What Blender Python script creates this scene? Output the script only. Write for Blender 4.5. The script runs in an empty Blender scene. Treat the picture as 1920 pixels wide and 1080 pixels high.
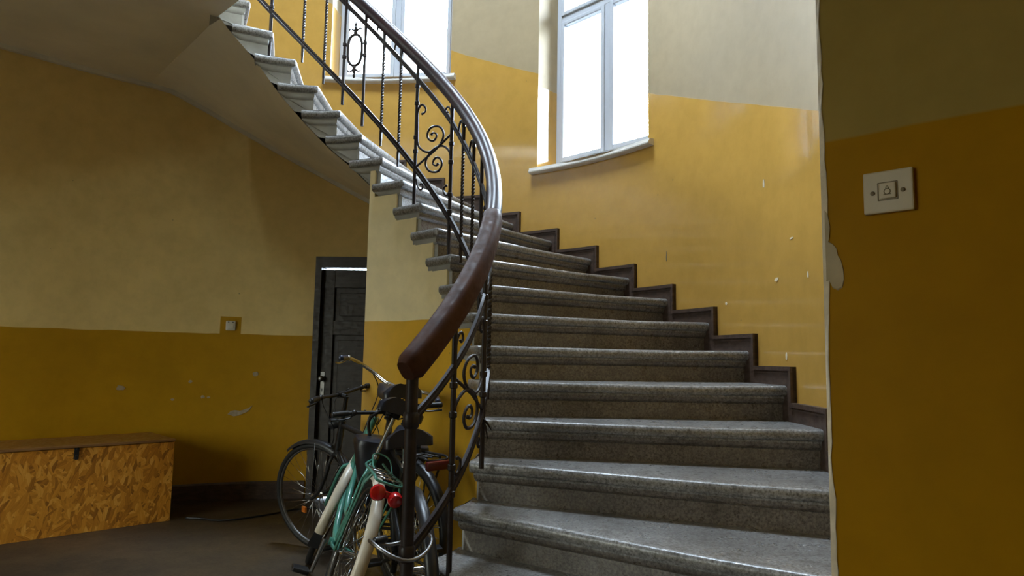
import bpy, bmesh, math, random
import numpy as np
from mathutils import Vector, Matrix
random.seed(7)
R = math.radians
SC = bpy.context.scene
COL = SC.collection

# ---------------------------------------------------------------- camera, world, exposure
CAM_F = 1299.6
fw = Vector((0.0, 0.99487821, 0.10108085)); rt = Vector((0.99984342, -0.00178869, 0.01760502)); up = Vector((-0.01769565, -0.10106502, 0.99472244))
cd = bpy.data.cameras.new('camera'); cam = bpy.data.objects.new('camera', cd); COL.objects.link(cam)
cd.sensor_width = 36.0; cd.lens = CAM_F * 36.0 / 1920.0; cd.clip_start = 0.02
m = Matrix((rt, up, -fw)).transposed().to_4x4(); m.translation = Vector((0, 0, 1.19289)); cam.matrix_world = m
SC.camera = cam
SC.view_settings.view_transform = 'Standard'; SC.view_settings.look = 'None'
SC.view_settings.gamma = 1.0; SC.view_settings.use_curve_mapping = False
SC.view_settings.exposure = 3.0
w = bpy.data.worlds.new('overcast'); SC.world = w; w.use_nodes = True
wt = w.node_tree; bg = wt.nodes['Background']; SKY = 4.3
# CIE overcast sky: zenith three times the horizon, dim ground below
_tc = wt.nodes.new('ShaderNodeTexCoord'); _sx = wt.nodes.new('ShaderNodeSeparateXYZ'); wt.links.new(_tc.outputs['Generated'], _sx.inputs[0])
_mr = wt.nodes.new('ShaderNodeMapRange'); _mr.inputs['From Min'].default_value = 0.0; _mr.inputs['From Max'].default_value = 1.0; _mr.inputs['To Min'].default_value = SKY; _mr.inputs['To Max'].default_value = SKY*3
wt.links.new(_sx.outputs[2], _mr.inputs[0])
_lt = wt.nodes.new('ShaderNodeMath'); _lt.operation = 'GREATER_THAN'; _lt.inputs[1].default_value = -0.02; wt.links.new(_sx.outputs[2], _lt.inputs[0])
_mx = wt.nodes.new('ShaderNodeMix'); _mx.inputs[2].default_value = SKY*.25; wt.links.new(_lt.outputs[0], _mx.inputs[0]); wt.links.new(_mr.outputs[0], _mx.inputs[3])
bg.inputs[0].default_value = (0.69, 0.84, 1.0, 1); wt.links.new(_mx.outputs[0], bg.inputs[1])
SC.cycles.max_bounces = 12; SC.cycles.diffuse_bounces = 7; SC.cycles.glossy_bounces = 4
SC.cycles.transparent_max_bounces = 12; SC.cycles.sample_clamp_indirect = 6.0
SC.cycles.caustics_reflective = False; SC.cycles.caustics_refractive = False
SC.cycles.use_denoising = True

CX, CY = -1.416, 3.38
RW = 2.85           # outer wall radius
FL = -0.05          # hall floor
def P(th, r, z=0.0):
    a = R(th); return Vector((CX + r*math.cos(a), CY + r*math.sin(a), z))
AX = Vector((math.cos(R(-134)), math.sin(R(-134)), 0)); BX = Vector((math.cos(R(-44)), math.sin(R(-44)), 0))
C3 = Vector((CX, CY, 0))
def H(a, b, z=0.0):   # hall coordinates: a away from the apse, b to the right along its opening
    v = C3 + AX*a + BX*b; v.z = z; return v

def portal(center, normal, w_, h_):
    l = bpy.data.lights.new('daylight_portal', 'AREA'); l.shape = 'RECTANGLE'; l.size = w_; l.size_y = h_
    l.cycles.is_portal = True; o = bpy.data.objects.new('daylight_portal', l); COL.objects.link(o)
    o.location = center; o.rotation_euler = Vector(normal).to_track_quat('-Z', 'Z').to_euler()
# windows: (name, mid angle, half angle, sill z, head z)
WINS = [('added_window', 125.0, 10.0, 4.72, 6.9), ('window_1', 84.8, 11.5, 3.755, 6.3), ('window_2', 44.25, 11.35, 2.79, 5.45)]  # the one above the landing is unseen, added for more daylight
for nm, mid, ha, s, h in WINS:
    ch = RW*math.sin(R(ha))
    portal(P(mid, RW*math.cos(R(ha)) + .33, (s+h)/2), -P(mid, 1).xyz + C3, 2*ch - .02, h - s)
FILL_DOORW = (-1.9, 1.1, 0.3, 2.9)     # added glazed fill opening behind the camera: b range, z range (in the front wall of the hall)
HALL = 5.2
ADDED_LANT = (-1.85, -.55, -.62, .68)   # added roof lantern: a and b range
portal(H((ADDED_LANT[0]+ADDED_LANT[1])/2, (ADDED_LANT[2]+ADDED_LANT[3])/2, 7.35), (0, 0, -1), 1.6, 1.6)
portal(H(HALL + .3, (FILL_DOORW[0]+FILL_DOORW[1])/2, (FILL_DOORW[2]+FILL_DOORW[3])/2), -AX, FILL_DOORW[1]-FILL_DOORW[0], FILL_DOORW[3]-FILL_DOORW[2])

# ---------------------------------------------------------------- materials
def mat(name):
    mm = bpy.data.materials.new(name); mm.use_nodes = True
    nt = mm.node_tree; return mm, nt, nt.nodes['Principled BSDF']
def N(nt, t, **kw):
    n = nt.nodes.new(t)
    for k, v in kw.items(): setattr(n, k, v)
    return n
def setin(n, **kw):
    for k, v in kw.items(): n.inputs[k].default_value = v
def noise(nt, scale, detail=4, rough=.55, vec=None):
    n = N(nt, 'ShaderNodeTexNoise'); n.inputs['Scale'].default_value = scale; n.inputs['Detail'].default_value = detail; n.inputs['Roughness'].default_value = rough
    if vec is not None: nt.links.new(vec, n.inputs['Vector'])
    return n
def ramp(nt, fac, stops):
    r_ = N(nt, 'ShaderNodeValToRGB'); e = r_.color_ramp.elements
    while len(e) < len(stops): e.new(.5)
    for i, (p_, c_) in enumerate(stops): e[i].position = p_; e[i].color = (*c_, 1)
    nt.links.new(fac, r_.inputs[0]); return r_
def mixc(nt, fac, a, b, blend='MIX'):
    n = N(nt, 'ShaderNodeMix', data_type='RGBA', blend_type=blend)
    for v, k in ((fac, 0), (a, 6), (b, 7)):
        if hasattr(v, 'links'): nt.links.new(v, n.inputs[k])
        elif isinstance(v, tuple): n.inputs[k].default_value = (*v, 1)
        else: n.inputs[k].default_value = v
    return n.outputs[2]
def math_(nt, op, a, b=None, c=None):
    n = N(nt, 'ShaderNodeMath', operation=op)
    for i, v in enumerate((a, b, c)):
        if v is None: continue
        if hasattr(v, 'links'): nt.links.new(v, n.inputs[i])
        else: n.inputs[i].default_value = v
    return n.outputs[0]
def objvec(nt): return N(nt, 'ShaderNodeTexCoord').outputs['Object']
def bump(nt, b, h, strength=.2, dist=.01):
    n = N(nt, 'ShaderNodeBump'); n.inputs['Strength'].default_value = strength; n.inputs['Distance'].default_value = dist
    nt.links.new(h, n.inputs['Height']); nt.links.new(n.outputs[0], b.inputs['Normal'])
def simple(name, col, rough=.5, metal=0., var=.25, scale=8., coat=0., bmp=0.):
    mm, nt, b = mat(name); v = objvec(nt)
    n = noise(nt, scale, 5, .6, v)
    c0 = tuple(x*(1-var) for x in col); c1 = tuple(min(1, x*(1+var)) for x in col)
    r_ = ramp(nt, n.outputs[0], [(.3, c0), (.7, c1)]); nt.links.new(r_.outputs[0], b.inputs['Base Color'])
    setin(b, Roughness=rough, Metallic=metal)
    b.inputs['Coat Weight'].default_value = coat; b.inputs['Coat Roughness'].default_value = .12
    if bmp: bump(nt, b, noise(nt, scale*6, 4, .6, v).outputs[0], bmp, .004)
    return mm

CREAM = (0.375, 0.285, 0.155); YEL = (0.545, 0.315, 0.070)
def wall_paint(name, cream, yellow, left=False, gloss=.10, spots=True):
    # UV: u = run along the wall in metres, v = height above the painted dado line
    mm, nt, b = mat(name)
    uv = N(nt, 'ShaderNodeUVMap', uv_map='paint'); sep = N(nt, 'ShaderNodeSeparateXYZ'); nt.links.new(uv.outputs[0], sep.inputs[0])
    v3 = objvec(nt)
    wob = math_(nt, 'MULTIPLY', math_(nt, 'SUBTRACT', noise(nt, 3.0, 3, .5, v3).outputs[0], .5), .025)
    vv = math_(nt, 'ADD', sep.outputs[1], wob)
    k = N(nt, 'ShaderNodeMapRange'); setin(k, **{'From Min': -.003, 'From Max': .003}); nt.links.new(vv, k.inputs[0])
    big = noise(nt, .9, 5, .6, v3); fine = noise(nt, 9., 5, .65, v3)
    cr = ramp(nt, big.outputs[0], [(.30, tuple(x*.86 for x in cream)), (.7, tuple(min(1, x*1.08) for x in cream))]).outputs[0]
    ye = ramp(nt, big.outputs[0], [(.30, tuple(x*.88 for x in yellow)), (.7, tuple(min(1, x*1.08) for x in yellow))]).outputs[0]
    if left:   # old ochre coat showing above and right of the worn cream patch
        g = N(nt, 'ShaderNodeFloatCurve'); cu = g.mapping.curves[0]
        pts = [(0.0, .58), (.13, .72), (.22, .88), (.255, .93), (.27, .62), (.30, .40), (.36, .26), (.42, .20), (.50, .10), (1, .0)]
        while len(cu.points) < len(pts): cu.points.new(.5, .5)
        for q, (x_, y_) in zip(cu.points, pts): q.location = (x_, y_); q.handle_type = 'VECTOR'
        g.mapping.update()
        un = math_(nt, 'DIVIDE', sep.outputs[0], 5.0); nt.links.new(un, g.inputs['Value'])
        lim = math_(nt, 'MULTIPLY', g.outputs[0], 2.0)
        d_ = math_(nt, 'SUBTRACT', math_(nt, 'ADD', sep.outputs[1], math_(nt, 'MULTIPLY', math_(nt, 'SUBTRACT', noise(nt, 2.2, 5, .6, v3).outputs[0], .5), .45)), lim)
        km = N(nt, 'ShaderNodeMapRange'); setin(km, **{'From Min': -.12, 'From Max': .18}); nt.links.new(d_, km.inputs[0])
        cr = mixc(nt, math_(nt, 'MULTIPLY', km.outputs[0], .38), cr, tuple(x*y for x, y in zip(yellow, (.86, .86, .80))))
        # ochre square painted round the little switch
        bx = math_(nt, 'MULTIPLY', math_(nt, 'LESS_THAN', math_(nt, 'ABSOLUTE', math_(nt, 'SUBTRACT', sep.outputs[0], (136-111.1)*R(1)*RW)), .085),
                   math_(nt, 'LESS_THAN', vv, .15))
        cr = mixc(nt, bx, cr, ye)
    col = mixc(nt, k.outputs[0], ye, cr)
    if spots:  # scuffs and grime
        sp = N(nt, 'ShaderNodeTexVoronoi'); sp.inputs['Scale'].default_value = 5.5; nt.links.new(v3, sp.inputs['Vector'])
        s2 = math_(nt, 'LESS_THAN', sp.outputs['Distance'], .035)
        s3 = math_(nt, 'MULTIPLY', s2, math_(nt, 'GREATER_THAN', noise(nt, 2.3, 2, .5, v3).outputs[0], .55))
        col = mixc(nt, math_(nt, 'MULTIPLY', s3, .45), col, (.12, .10, .08))
    gr = ramp(nt, fine.outputs[0], [(.35, (.90, .90, .88)), (.6, (1, 1, 1))]).outputs[0]
    col = mixc(nt, .8, col, gr, 'MULTIPLY')
    b.inputs['Specular IOR Level'].default_value = .7
    nt.links.new(col, b.inputs['Base Color'])
    rr = N(nt, 'ShaderNodeMapRange'); setin(rr, **{'To Min': gloss, 'To Max': .62}); nt.links.new(k.outputs[0], rr.inputs[0])
    r2 = math_(nt, 'ADD', rr.outputs[0], math_(nt, 'MULTIPLY', math_(nt, 'SUBTRACT', big.outputs[0], .5), .18))
    nt.links.new(r2, b.inputs['Roughness'])
    st = N(nt, 'ShaderNodeMapping'); st.inputs['Scale'].default_value = (5, 5, .7); nt.links.new(v3, st.inputs[0])
    hh = math_(nt, 'ADD', noise(nt, 1.6, 4, .5, st.outputs[0]).outputs[0], math_(nt, 'MULTIPLY', noise(nt, 40, 3, .6, v3).outputs[0], .12))
    bump(nt, b, hh, .09, .02)
    return mm
M = {}
M['wall'] = wall_paint('stairwell paint', CREAM, YEL)
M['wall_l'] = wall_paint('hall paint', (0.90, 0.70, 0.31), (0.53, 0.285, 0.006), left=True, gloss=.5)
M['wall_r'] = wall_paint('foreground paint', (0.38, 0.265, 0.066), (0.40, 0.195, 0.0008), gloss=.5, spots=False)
M['drum'] = wall_paint('drum paint', (0.90, 0.76, 0.43), (0.74, 0.415, 0.020), gloss=.45)
M['white'] = simple('soffit whitewash', (0.82, 0.76, 0.62), .75, var=.10, scale=1.5, bmp=.06)
M['cornice'] = simple('cornice white', (0.62, 0.58, 0.48), .7, var=.12, scale=6)
M['side'] = simple('step side paint', (0.34, 0.34, 0.32), .6, var=.18, scale=7, bmp=.05)
M['patch'] = simple('bare patch', (0.52, 0.42, 0.26), .85, var=.15, scale=12)
M['plaster'] = simple('bare plaster', (0.72, 0.62, 0.45), .85, var=.2, scale=14, bmp=.2)
M['wall_r'].node_tree.nodes['Principled BSDF'].inputs['Specular IOR Level'].default_value = .06
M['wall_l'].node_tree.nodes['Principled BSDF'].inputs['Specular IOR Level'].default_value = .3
M['chip'] = simple('grey plaster chip', (0.46, 0.37, 0.26), .85, var=.2, scale=30)
def stone_mat(name='worn cast stone', k=(1, 1, 1)):
    mm, nt, b = mat(name); v = objvec(nt)
    big = noise(nt, 2.2, 5, .6, v); fine = noise(nt, 95, 3, .7, v); mid = noise(nt, 16, 5, .7, v)
    base = ramp(nt, big.outputs[0], [(.3, (.15*k[0], .144*k[1], .138*k[2])), (.7, (.25*k[0], .246*k[1], .242*k[2]))]).outputs[0]
    sp = ramp(nt, fine.outputs[0], [(.36, (.45, .42, .38)), (.5, (1, 1, 1)), (.66, (1.5, 1.5, 1.5))]).outputs[0]
    c_ = mixc(nt, 1., base, sp, 'MULTIPLY')
    st = ramp(nt, mid.outputs[0], [(.34, (.55, .52, .48)), (.52, (1, 1, 1))]).outputs[0]
    c_ = mixc(nt, .8, c_, st, 'MULTIPLY'); nt.links.new(c_, b.inputs['Base Color'])
    rr = ramp(nt, mid.outputs[0], [(.3, (.42,)*3), (.7, (.22,)*3)]).outputs[0]; nt.links.new(rr, b.inputs['Roughness'])
    b.inputs['Specular IOR Level'].default_value = .6
    bump(nt, b, math_(nt, 'ADD', fine.outputs[0], mid.outputs[0]), .22, .004); return mm
M['stone'] = stone_mat(); M['riser'] = stone_mat('shaded cast stone', (.66, .58, .50))  # riser copy darkened and browned: shade on the fronts put into the colour
def floor_mat():
    mm, nt, b = mat('worn hall floor'); v = objvec(nt)
    big = noise(nt, 1.4, 6, .6, v); fine = noise(nt, 70, 3, .7, v)
    base = ramp(nt, big.outputs[0], [(.3, (.036, .024, .012)), (.7, (.075, .053, .031))]).outputs[0]
    sp = ramp(nt, fine.outputs[0], [(.36, (.6, .6, .6)), (.6, (1.2, 1.2, 1.2))]).outputs[0]
    nt.links.new(mixc(nt, 1., base, sp, 'MULTIPLY'), b.inputs['Base Color'])
    rr = ramp(nt, big.outputs[0], [(.35, (.62,)*3), (.65, (.38,)*3)]).outputs[0]; nt.links.new(rr, b.inputs['Roughness'])
    bump(nt, b, fine.outputs[0], .15, .003); return mm
M['floor'] = floor_mat()
def wood(name, c0, c1, rough, coat=0., sc=6., stretch=(1, 1, 9), bmp=.05, rs_=30):
    mm, nt, b = mat(name); mp = N(nt, 'ShaderNodeMapping'); mp.inputs['Scale'].default_value = stretch; nt.links.new(objvec(nt), mp.inputs[0])
    n = noise(nt, sc, 6, .65, mp.outputs[0]); nt.links.new(ramp(nt, n.outputs[0], [(.3, c0), (.7, c1)]).outputs[0], b.inputs['Base Color'])
    n2 = noise(nt, rs_, 4, .6, objvec(nt)); nt.links.new(ramp(nt, n2.outputs[0], [(.3, (rough*.7,)*3), (.7, (rough*1.3,)*3)]).outputs[0], b.inputs['Roughness'])
    b.inputs['Coat Weight'].default_value = coat; b.inputs['Coat Roughness'].default_value = .18
    if bmp: bump(nt, b, n2.outputs[0], bmp, .002)
    return mm
M['rail'] = wood('lacquered handrail', (.016, .007, .008), (.038, .015, .015), .36, .0, 3, (1, 1, 2), 0, 5)
M['rail2'] = wood('matte handrail', (.032, .011, .006), (.068, .026, .013), .55, .0, 4, (2, 2, 3))
M['rail2'].node_tree.nodes['Principled BSDF'].inputs['Specular IOR Level'].default_value = .12
M['rail'].node_tree.nodes['Principled BSDF'].inputs['Specular IOR Level'].default_value = .25
M['door'] = wood('dark door', (.022, .016, .012), (.045, .033, .025), .5, 0.)
M['skirt'] = wood('dark skirting', (.035, .020, .014), (.10, .062, .044), .5, 0., 5, (3, 3, 8))
M['iron'] = simple('dark wrought iron', (.020, .013, .012), .50, 0., .35, 20, .1); M['iron'].node_tree.nodes['Principled BSDF'].inputs['Specular IOR Level'].default_value = .2
M['pvc'] = simple('white window frame', (.46, .48, .52), .45, var=.03)
M['sill'] = simple('window board', (.60, .57, .52), .5, var=.12, scale=10)
M['switch'] = simple('ivory plastic', (.62, .53, .36), .4, var=.05)
M['print'] = simple('grey print', (.20, .15, .08), .6, var=.05)
M['black'] = simple('black plastic', (.012, .012, .014), .38, var=.3)
M['rubber'] = simple('tyre rubber', (.010, .010, .010), .62, var=.3, scale=30)
M['vinyl'] = simple('black vinyl', (.014, .015, .022), .33, var=.3, scale=12)
M['mint'] = simple('mint enamel', (.062, .23, .175), .32, var=.12, scale=9, coat=.4)
M['creamfender'] = simple('cream mudguard', (.62, .55, .43), .35, var=.15, scale=9, coat=.2)
M['chrome'] = simple('chrome', (.55, .55, .55), .2, 1., .12, 25)
M['steel'] = simple('dull steel', (.22, .215, .21), .38, 1., .2, 25)
M['red'] = simple('red lens', (.48, .008, .010), .22, var=.2, coat=.4)
M['darkred'] = simple('dull red lens', (.11, .007, .008), .3, var=.2, coat=.3)
M['amber'] = simple('amber reflector', (.75, .20, .02), .3, var=.1)
M['grip'] = simple('dark blue grip', (.020, .028, .055), .35, var=.2)
M['socketw'] = simple('white plastic', (.72, .70, .62), .35, var=.04)
def osb_mat():
    mm, nt, b = mat('strand board'); v = objvec(nt); acc = None
    # three layers of long flakes, each layer turned another way; a flake is a cell of a stretched voronoi
    for q, (rot, off) in enumerate(((.5, 0.), (-.75, 3.1), (1.75, 7.7), (-1.9, 5.3))):
        wp = noise(nt, 3.5, 2, .5, v); va = N(nt, 'ShaderNodeVectorMath', operation='MULTIPLY_ADD'); nt.links.new(wp.outputs['Color'], va.inputs[0]); va.inputs[1].default_value = (.10, .10, .10); nt.links.new(v, va.inputs[2])
        rt_ = N(nt, 'ShaderNodeVectorRotate', rotation_type='Y_AXIS'); rt_.inputs['Angle'].default_value = rot; nt.links.new(va.outputs[0], rt_.inputs['Vector'])
        mp = N(nt, 'ShaderNodeMapping'); mp.inputs['Scale'].default_value = (13, 13, 44); mp.inputs['Location'].default_value = (off, off, off); nt.links.new(rt_.outputs[0], mp.inputs[0])
        vo = N(nt, 'ShaderNodeTexVoronoi'); vo.inputs['Scale'].default_value = 1.0; nt.links.new(mp.outputs[0], vo.inputs['Vector'])
        sp = N(nt, 'ShaderNodeSeparateColor'); nt.links.new(vo.outputs['Color'], sp.inputs[0])
        m2 = N(nt, 'ShaderNodeMapping'); m2.inputs['Scale'].default_value = (6, 6, 120); nt.links.new(rt_.outputs[0], m2.inputs[0])
        gn = noise(nt, 1.2, 3, .6, m2.outputs[0])
        val = math_(nt, 'ADD', math_(nt, 'MULTIPLY', sp.outputs[1], .55), math_(nt, 'MULTIPLY', gn.outputs[0], .5))
        if acc is None: acc = val
        else:
            mx = N(nt, 'ShaderNodeMix'); nt.links.new(math_(nt, 'GREATER_THAN', sp.outputs[0], .58), mx.inputs[0]); nt.links.new(acc, mx.inputs[2]); nt.links.new(val, mx.inputs[3]); acc = mx.outputs[0]
    c_ = ramp(nt, acc, [(.16, (.20, .065, .006)), (.40, (.56, .215, .018)), (.66, (.76, .33, .035)), (.92, (.92, .50, .10))]).outputs[0]
    nt.links.new(c_, b.inputs['Base Color']); setin(b, Roughness=.5); bump(nt, b, acc, .25, .004); return mm
M['osb'] = osb_mat()
M['boxlid'] = wood('box lid', (.22, .10, .03), (.34, .17, .06), .38, .15)
def glass_mat(tint=(1, 1, 1)):
    mm = bpy.data.materials.new('window glass'); mm.use_nodes = True; nt = mm.node_tree; nt.nodes.clear()
    o = N(nt, 'ShaderNodeOutputMaterial'); t = N(nt, 'ShaderNodeBsdfTransparent'); t.inputs[0].default_value = (*tint, 1); g = N(nt, 'ShaderNodeBsdfGlossy'); g.inputs['Roughness'].default_value = .02
    f = N(nt, 'ShaderNodeFresnel'); f.inputs[0].default_value = 1.3; mx = N(nt, 'ShaderNodeMixShader')
    nt.links.new(f.outputs[0], mx.inputs[0]); nt.links.new(t.outputs[0], mx.inputs[1]); nt.links.new(g.outputs[0], mx.inputs[2]); nt.links.new(mx.outputs[0], o.inputs[0]); return mm
M['glass'] = glass_mat()
M['dimglass'] = glass_mat((.39, .365, .31))

# ---------------------------------------------------------------- mesh helpers
class MB:
    def __init__(s): s.v = []; s.f = []; s.mi = []; s.sm = []; s.uv = {}
    def add(s, vs, fs, mi=0, smooth=False):
        o = len(s.v); s.v += [Vector(x) for x in vs]
        for f in fs: s.f.append([i + o for i in f]); s.mi.append(mi); s.sm.append(smooth)
        return o
    def box(s, c, sx, sy, sz, rot=None, mi=0, bev=0.):
        X = [Vector((x*sx/2, y*sy/2, z*sz/2)) for x in (-1, 1) for y in (-1, 1) for z in (-1, 1)]
        if bev:   # chamfered box
            bm = bmesh.new(); bmesh.ops.create_cube(bm, size=1.0)
            for q in bm.verts: q.co = Vector((q.co.x*sx, q.co.y*sy, q.co.z*sz))
            bmesh.ops.bevel(bm, geom=bm.edges[:], offset=bev, segments=2, affect='EDGES', profile=.5)
            bm.verts.index_update(); X = [q.co.copy() for q in bm.verts]; F = [[q.index for q in f.verts] for f in bm.faces]; bm.free()
        else: F = [(0, 1, 3, 2), (4, 6, 7, 5), (0, 4, 5, 1), (2, 3, 7, 6), (0, 2, 6, 4), (1, 5, 7, 3)]
        if rot is not None: X = [rot @ q for q in X]
        s.add([q + Vector(c) for q in X], F, mi)
    def hexa(s, b4, t4, mi=0):   # bottom and top quads (same winding, counter-clockwise from above)
        s.add(list(b4) + list(t4), [(3, 2, 1, 0), (4, 5, 6, 7), (0, 1, 5, 4), (1, 2, 6, 5), (2, 3, 7, 6), (3, 0, 4, 7)], mi)
    def tube(s, pts, rad, seg=8, mi=0, closed=False, caps=True, prof=None, upv=None, smooth=True):
        pts = [Vector(q) for q in pts]; n = len(pts); rads = rad if isinstance(rad, (list, tuple)) else [rad]*n
        if prof is None: prof = [(math.cos(2*math.pi*i/seg), math.sin(2*math.pi*i/seg)) for i in range(seg)]
        seg = len(prof); vs = []; prev = None
        for i in range(n):
            if closed: t = pts[(i+1) % n] - pts[i-1]
            else: t = pts[min(i+1, n-1)] - pts[max(i-1, 0)]
            t.normalize()
            if upv is not None: a = Vector(upv).cross(t)
            elif prev is None:
                a = t.orthogonal()
                ref = Vector((0, 0, 1)) if abs(t.z) < .9 else Vector((1, 0, 0))
                a = ref.cross(t)
            else: a = prev - t*prev.dot(t)
            if a.length < 1e-6: a = t.orthogonal()
            a.normalize(); b = t.cross(a); prev = a
            for (x, y) in prof: vs.append(pts[i] + (a*x + b*y)*rads[i])
        fs = []
        for i in range(n if closed else n-1):
            j = (i+1) % n
            for k in range(seg): fs.append((i*seg+k, i*seg+(k+1) % seg, j*seg+(k+1) % seg, j*seg+k))
        if caps and not closed: fs.append(tuple(range(seg))[::-1]); fs.append(tuple((n-1)*seg+k for k in range(seg)))
        s.add(vs, fs, mi, smooth)
    def lathe(s, prof, c, axis=(0, 0, 1), seg=16, mi=0, smooth=True):   # prof: (radius, height)
        q = Vector((0, 0, 1)).rotation_difference(Vector(axis).normalized()); vs = []; n = len(prof)
        for (r_, h_) in prof:
            for k in range(seg):
                a = 2*math.pi*k/seg; vs.append(Vector(c) + q @ Vector((r_*math.cos(a), r_*math.sin(a), h_)))
        fs = [(i*seg+k, i*seg+(k+1) % seg, (i+1)*seg+(k+1) % seg, (i+1)*seg+k) for i in range(n-1) for k in range(seg)]
        fs.append(tuple(range(seg))[::-1]); fs.append(tuple((n-1)*seg+k for k in range(seg)))
        s.add(vs, fs, mi, smooth)
    def prism(s, poly, z0, z1, mi=0):   # poly: ccw xy list
        n = len(poly); vs = [Vector((q[0], q[1], z0)) for q in poly] + [Vector((q[0], q[1], z1)) for q in poly]
        fs = [tuple(range(n))[::-1], tuple(range(n, 2*n))] + [(i, (i+1) % n, n+(i+1) % n, n+i) for i in range(n)]
        s.add(vs, fs, mi)
    def ball(s, c, rx, ry, rz, rot=None, mi=0, seg=14, rings=9):
        vs = []; fs = []
        for i in range(rings+1):
            a = math.pi*i/rings
            for k in range(seg):
                b = 2*math.pi*k/seg; q = Vector((rx*math.sin(a)*math.cos(b), ry*math.sin(a)*math.sin(b), rz*math.cos(a)))
                vs.append(Vector(c) + (rot @ q if rot is not None else q))
        for i in range(rings):
            for k in range(seg): fs.append((i*seg+k, (i+1)*seg+k, (i+1)*seg+(k+1) % seg, i*seg+(k+1) % seg))
        s.add(vs, fs, mi, True)
def link(name, mb, mats, parent=None, uvs=None, merge=False, fixn=True):
    me = bpy.data.meshes.new(name); me.from_pydata([tuple(q) for q in mb.v], [], mb.f)
    for q in (mats if isinstance(mats, (list, tuple)) else [mats]): me.materials.append(q if not isinstance(q, str) else M[q])
    me.polygons.foreach_set('material_index', mb.mi); me.polygons.foreach_set('use_smooth', mb.sm)
    if uvs is not None:
        L = me.uv_layers.new(name='paint')
        for pl in me.polygons:
            for li in pl.loop_indices:
                co = me.vertices[me.loops[li].vertex_index].co; L.data[li].uv = uvs(co, pl)
    bm = bmesh.new(); bm.from_mesh(me)
    if merge: bmesh.ops.remove_doubles(bm, verts=bm.verts[:], dist=1e-4)
    if fixn: bmesh.ops.recalc_face_normals(bm, faces=bm.faces[:])
    bm.to_mesh(me); bm.free(); me.update()
    o = bpy.data.objects.new(name, me); COL.objects.link(o)
    if parent is not None: o.parent = parent
    return o
def tag(o, label=None, cat=None, group=None, kind=None):
    if label: o['label'] = label
    if cat: o['category'] = cat
    if group: o['group'] = group
    if kind: o['kind'] = kind
    return o
def empty(name, loc=(0, 0, 0), rot=None):
    o = bpy.data.objects.new(name, None); COL.objects.link(o); o.location = loc
    if rot is not None: o.rotation_euler = rot
    return o
def struct(name, mb, mats, parent=None, **kw):
    o = link(name, mb, mats, parent, **kw)
    if parent is None: o['kind'] = 'structure'
    return o
def copy_tree(o, parent=None):
    c = o.copy(); COL.objects.link(c)
    if parent is not None: c.parent = parent
    for ch in list(o.children): copy_tree(ch, c)
    return c

# ---------------------------------------------------------------- stair geometry tables (metres)
IN = [(-.462, 2.80), (-.347, 2.949), (-.252, 3.099), (-.194, 3.252), (-.168, 3.397), (-.166, 3.528), (-.185, 3.652), (-.224, 3.775), (-.286, 3.903), (-.367, 4.028),
      (-.464, 4.152), (-.581, 4.276), (-.721, 4.398), (-.877, 4.504), (-1.037, 4.585), (-1.203, 4.635), (-1.369, 4.651), (-1.528, 4.636), (-1.678, 4.593), (-1.820, 4.525)]
PH = [-61.5, -48.5, -35.3, -22.1, -9.3, 1.1, 11.2, 21.5, 31.5, 40.1, 48.1, 56.0, 63.1, 70.0, 76.9, 84.2, 91.8, 99.7, 107.6, 115.7]
NS = len(IN); RISE = .18
def top(n): return (n+1)*RISE
TH_I = [math.degrees(math.atan2(y-CY, x-CX)) for x, y in IN]; R_I = [math.hypot(x-CX, y-CY) for x, y in IN]
def rin(th): return float(np.interp(th, TH_I, R_I))
def outer_pt(n, rr=RW + .012):   # where the nosing line of step n meets the outer wall
    o = Vector((IN[n][0], IN[n][1])) - Vector((CX, CY)); d = Vector((math.cos(R(PH[n])), math.sin(R(PH[n]))))
    bq = o.dot(d); t = -bq + math.sqrt(bq*bq - o.dot(o) + rr*rr); q = o + d*t + Vector((CX, CY)); return q
OUT = [outer_pt(n) for n in range(NS)]
TH_O = [math.degrees(math.atan2(q.y-CY, q.x-CX)) for q in OUT]
SOF_I = [(50, 1.86), (60, 2.10), (69.3, 2.325), (77.2, 2.485), (84.1, 2.613), (91.4, 2.777), (99.1, 2.965), (106.9, 3.185), (116, 3.386), (118.6, 3.455)]
SOF_O = [(50, 1.72), (88.7, 2.626), (97.2, 2.847), (106.9, 3.085), (116, 3.305), (122.5, 3.44), (126.2, 3.455)]
def sof_i(th): return float(np.interp(th, *zip(*SOF_I)))
ZC = 3.455    # underside of the landing

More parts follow.
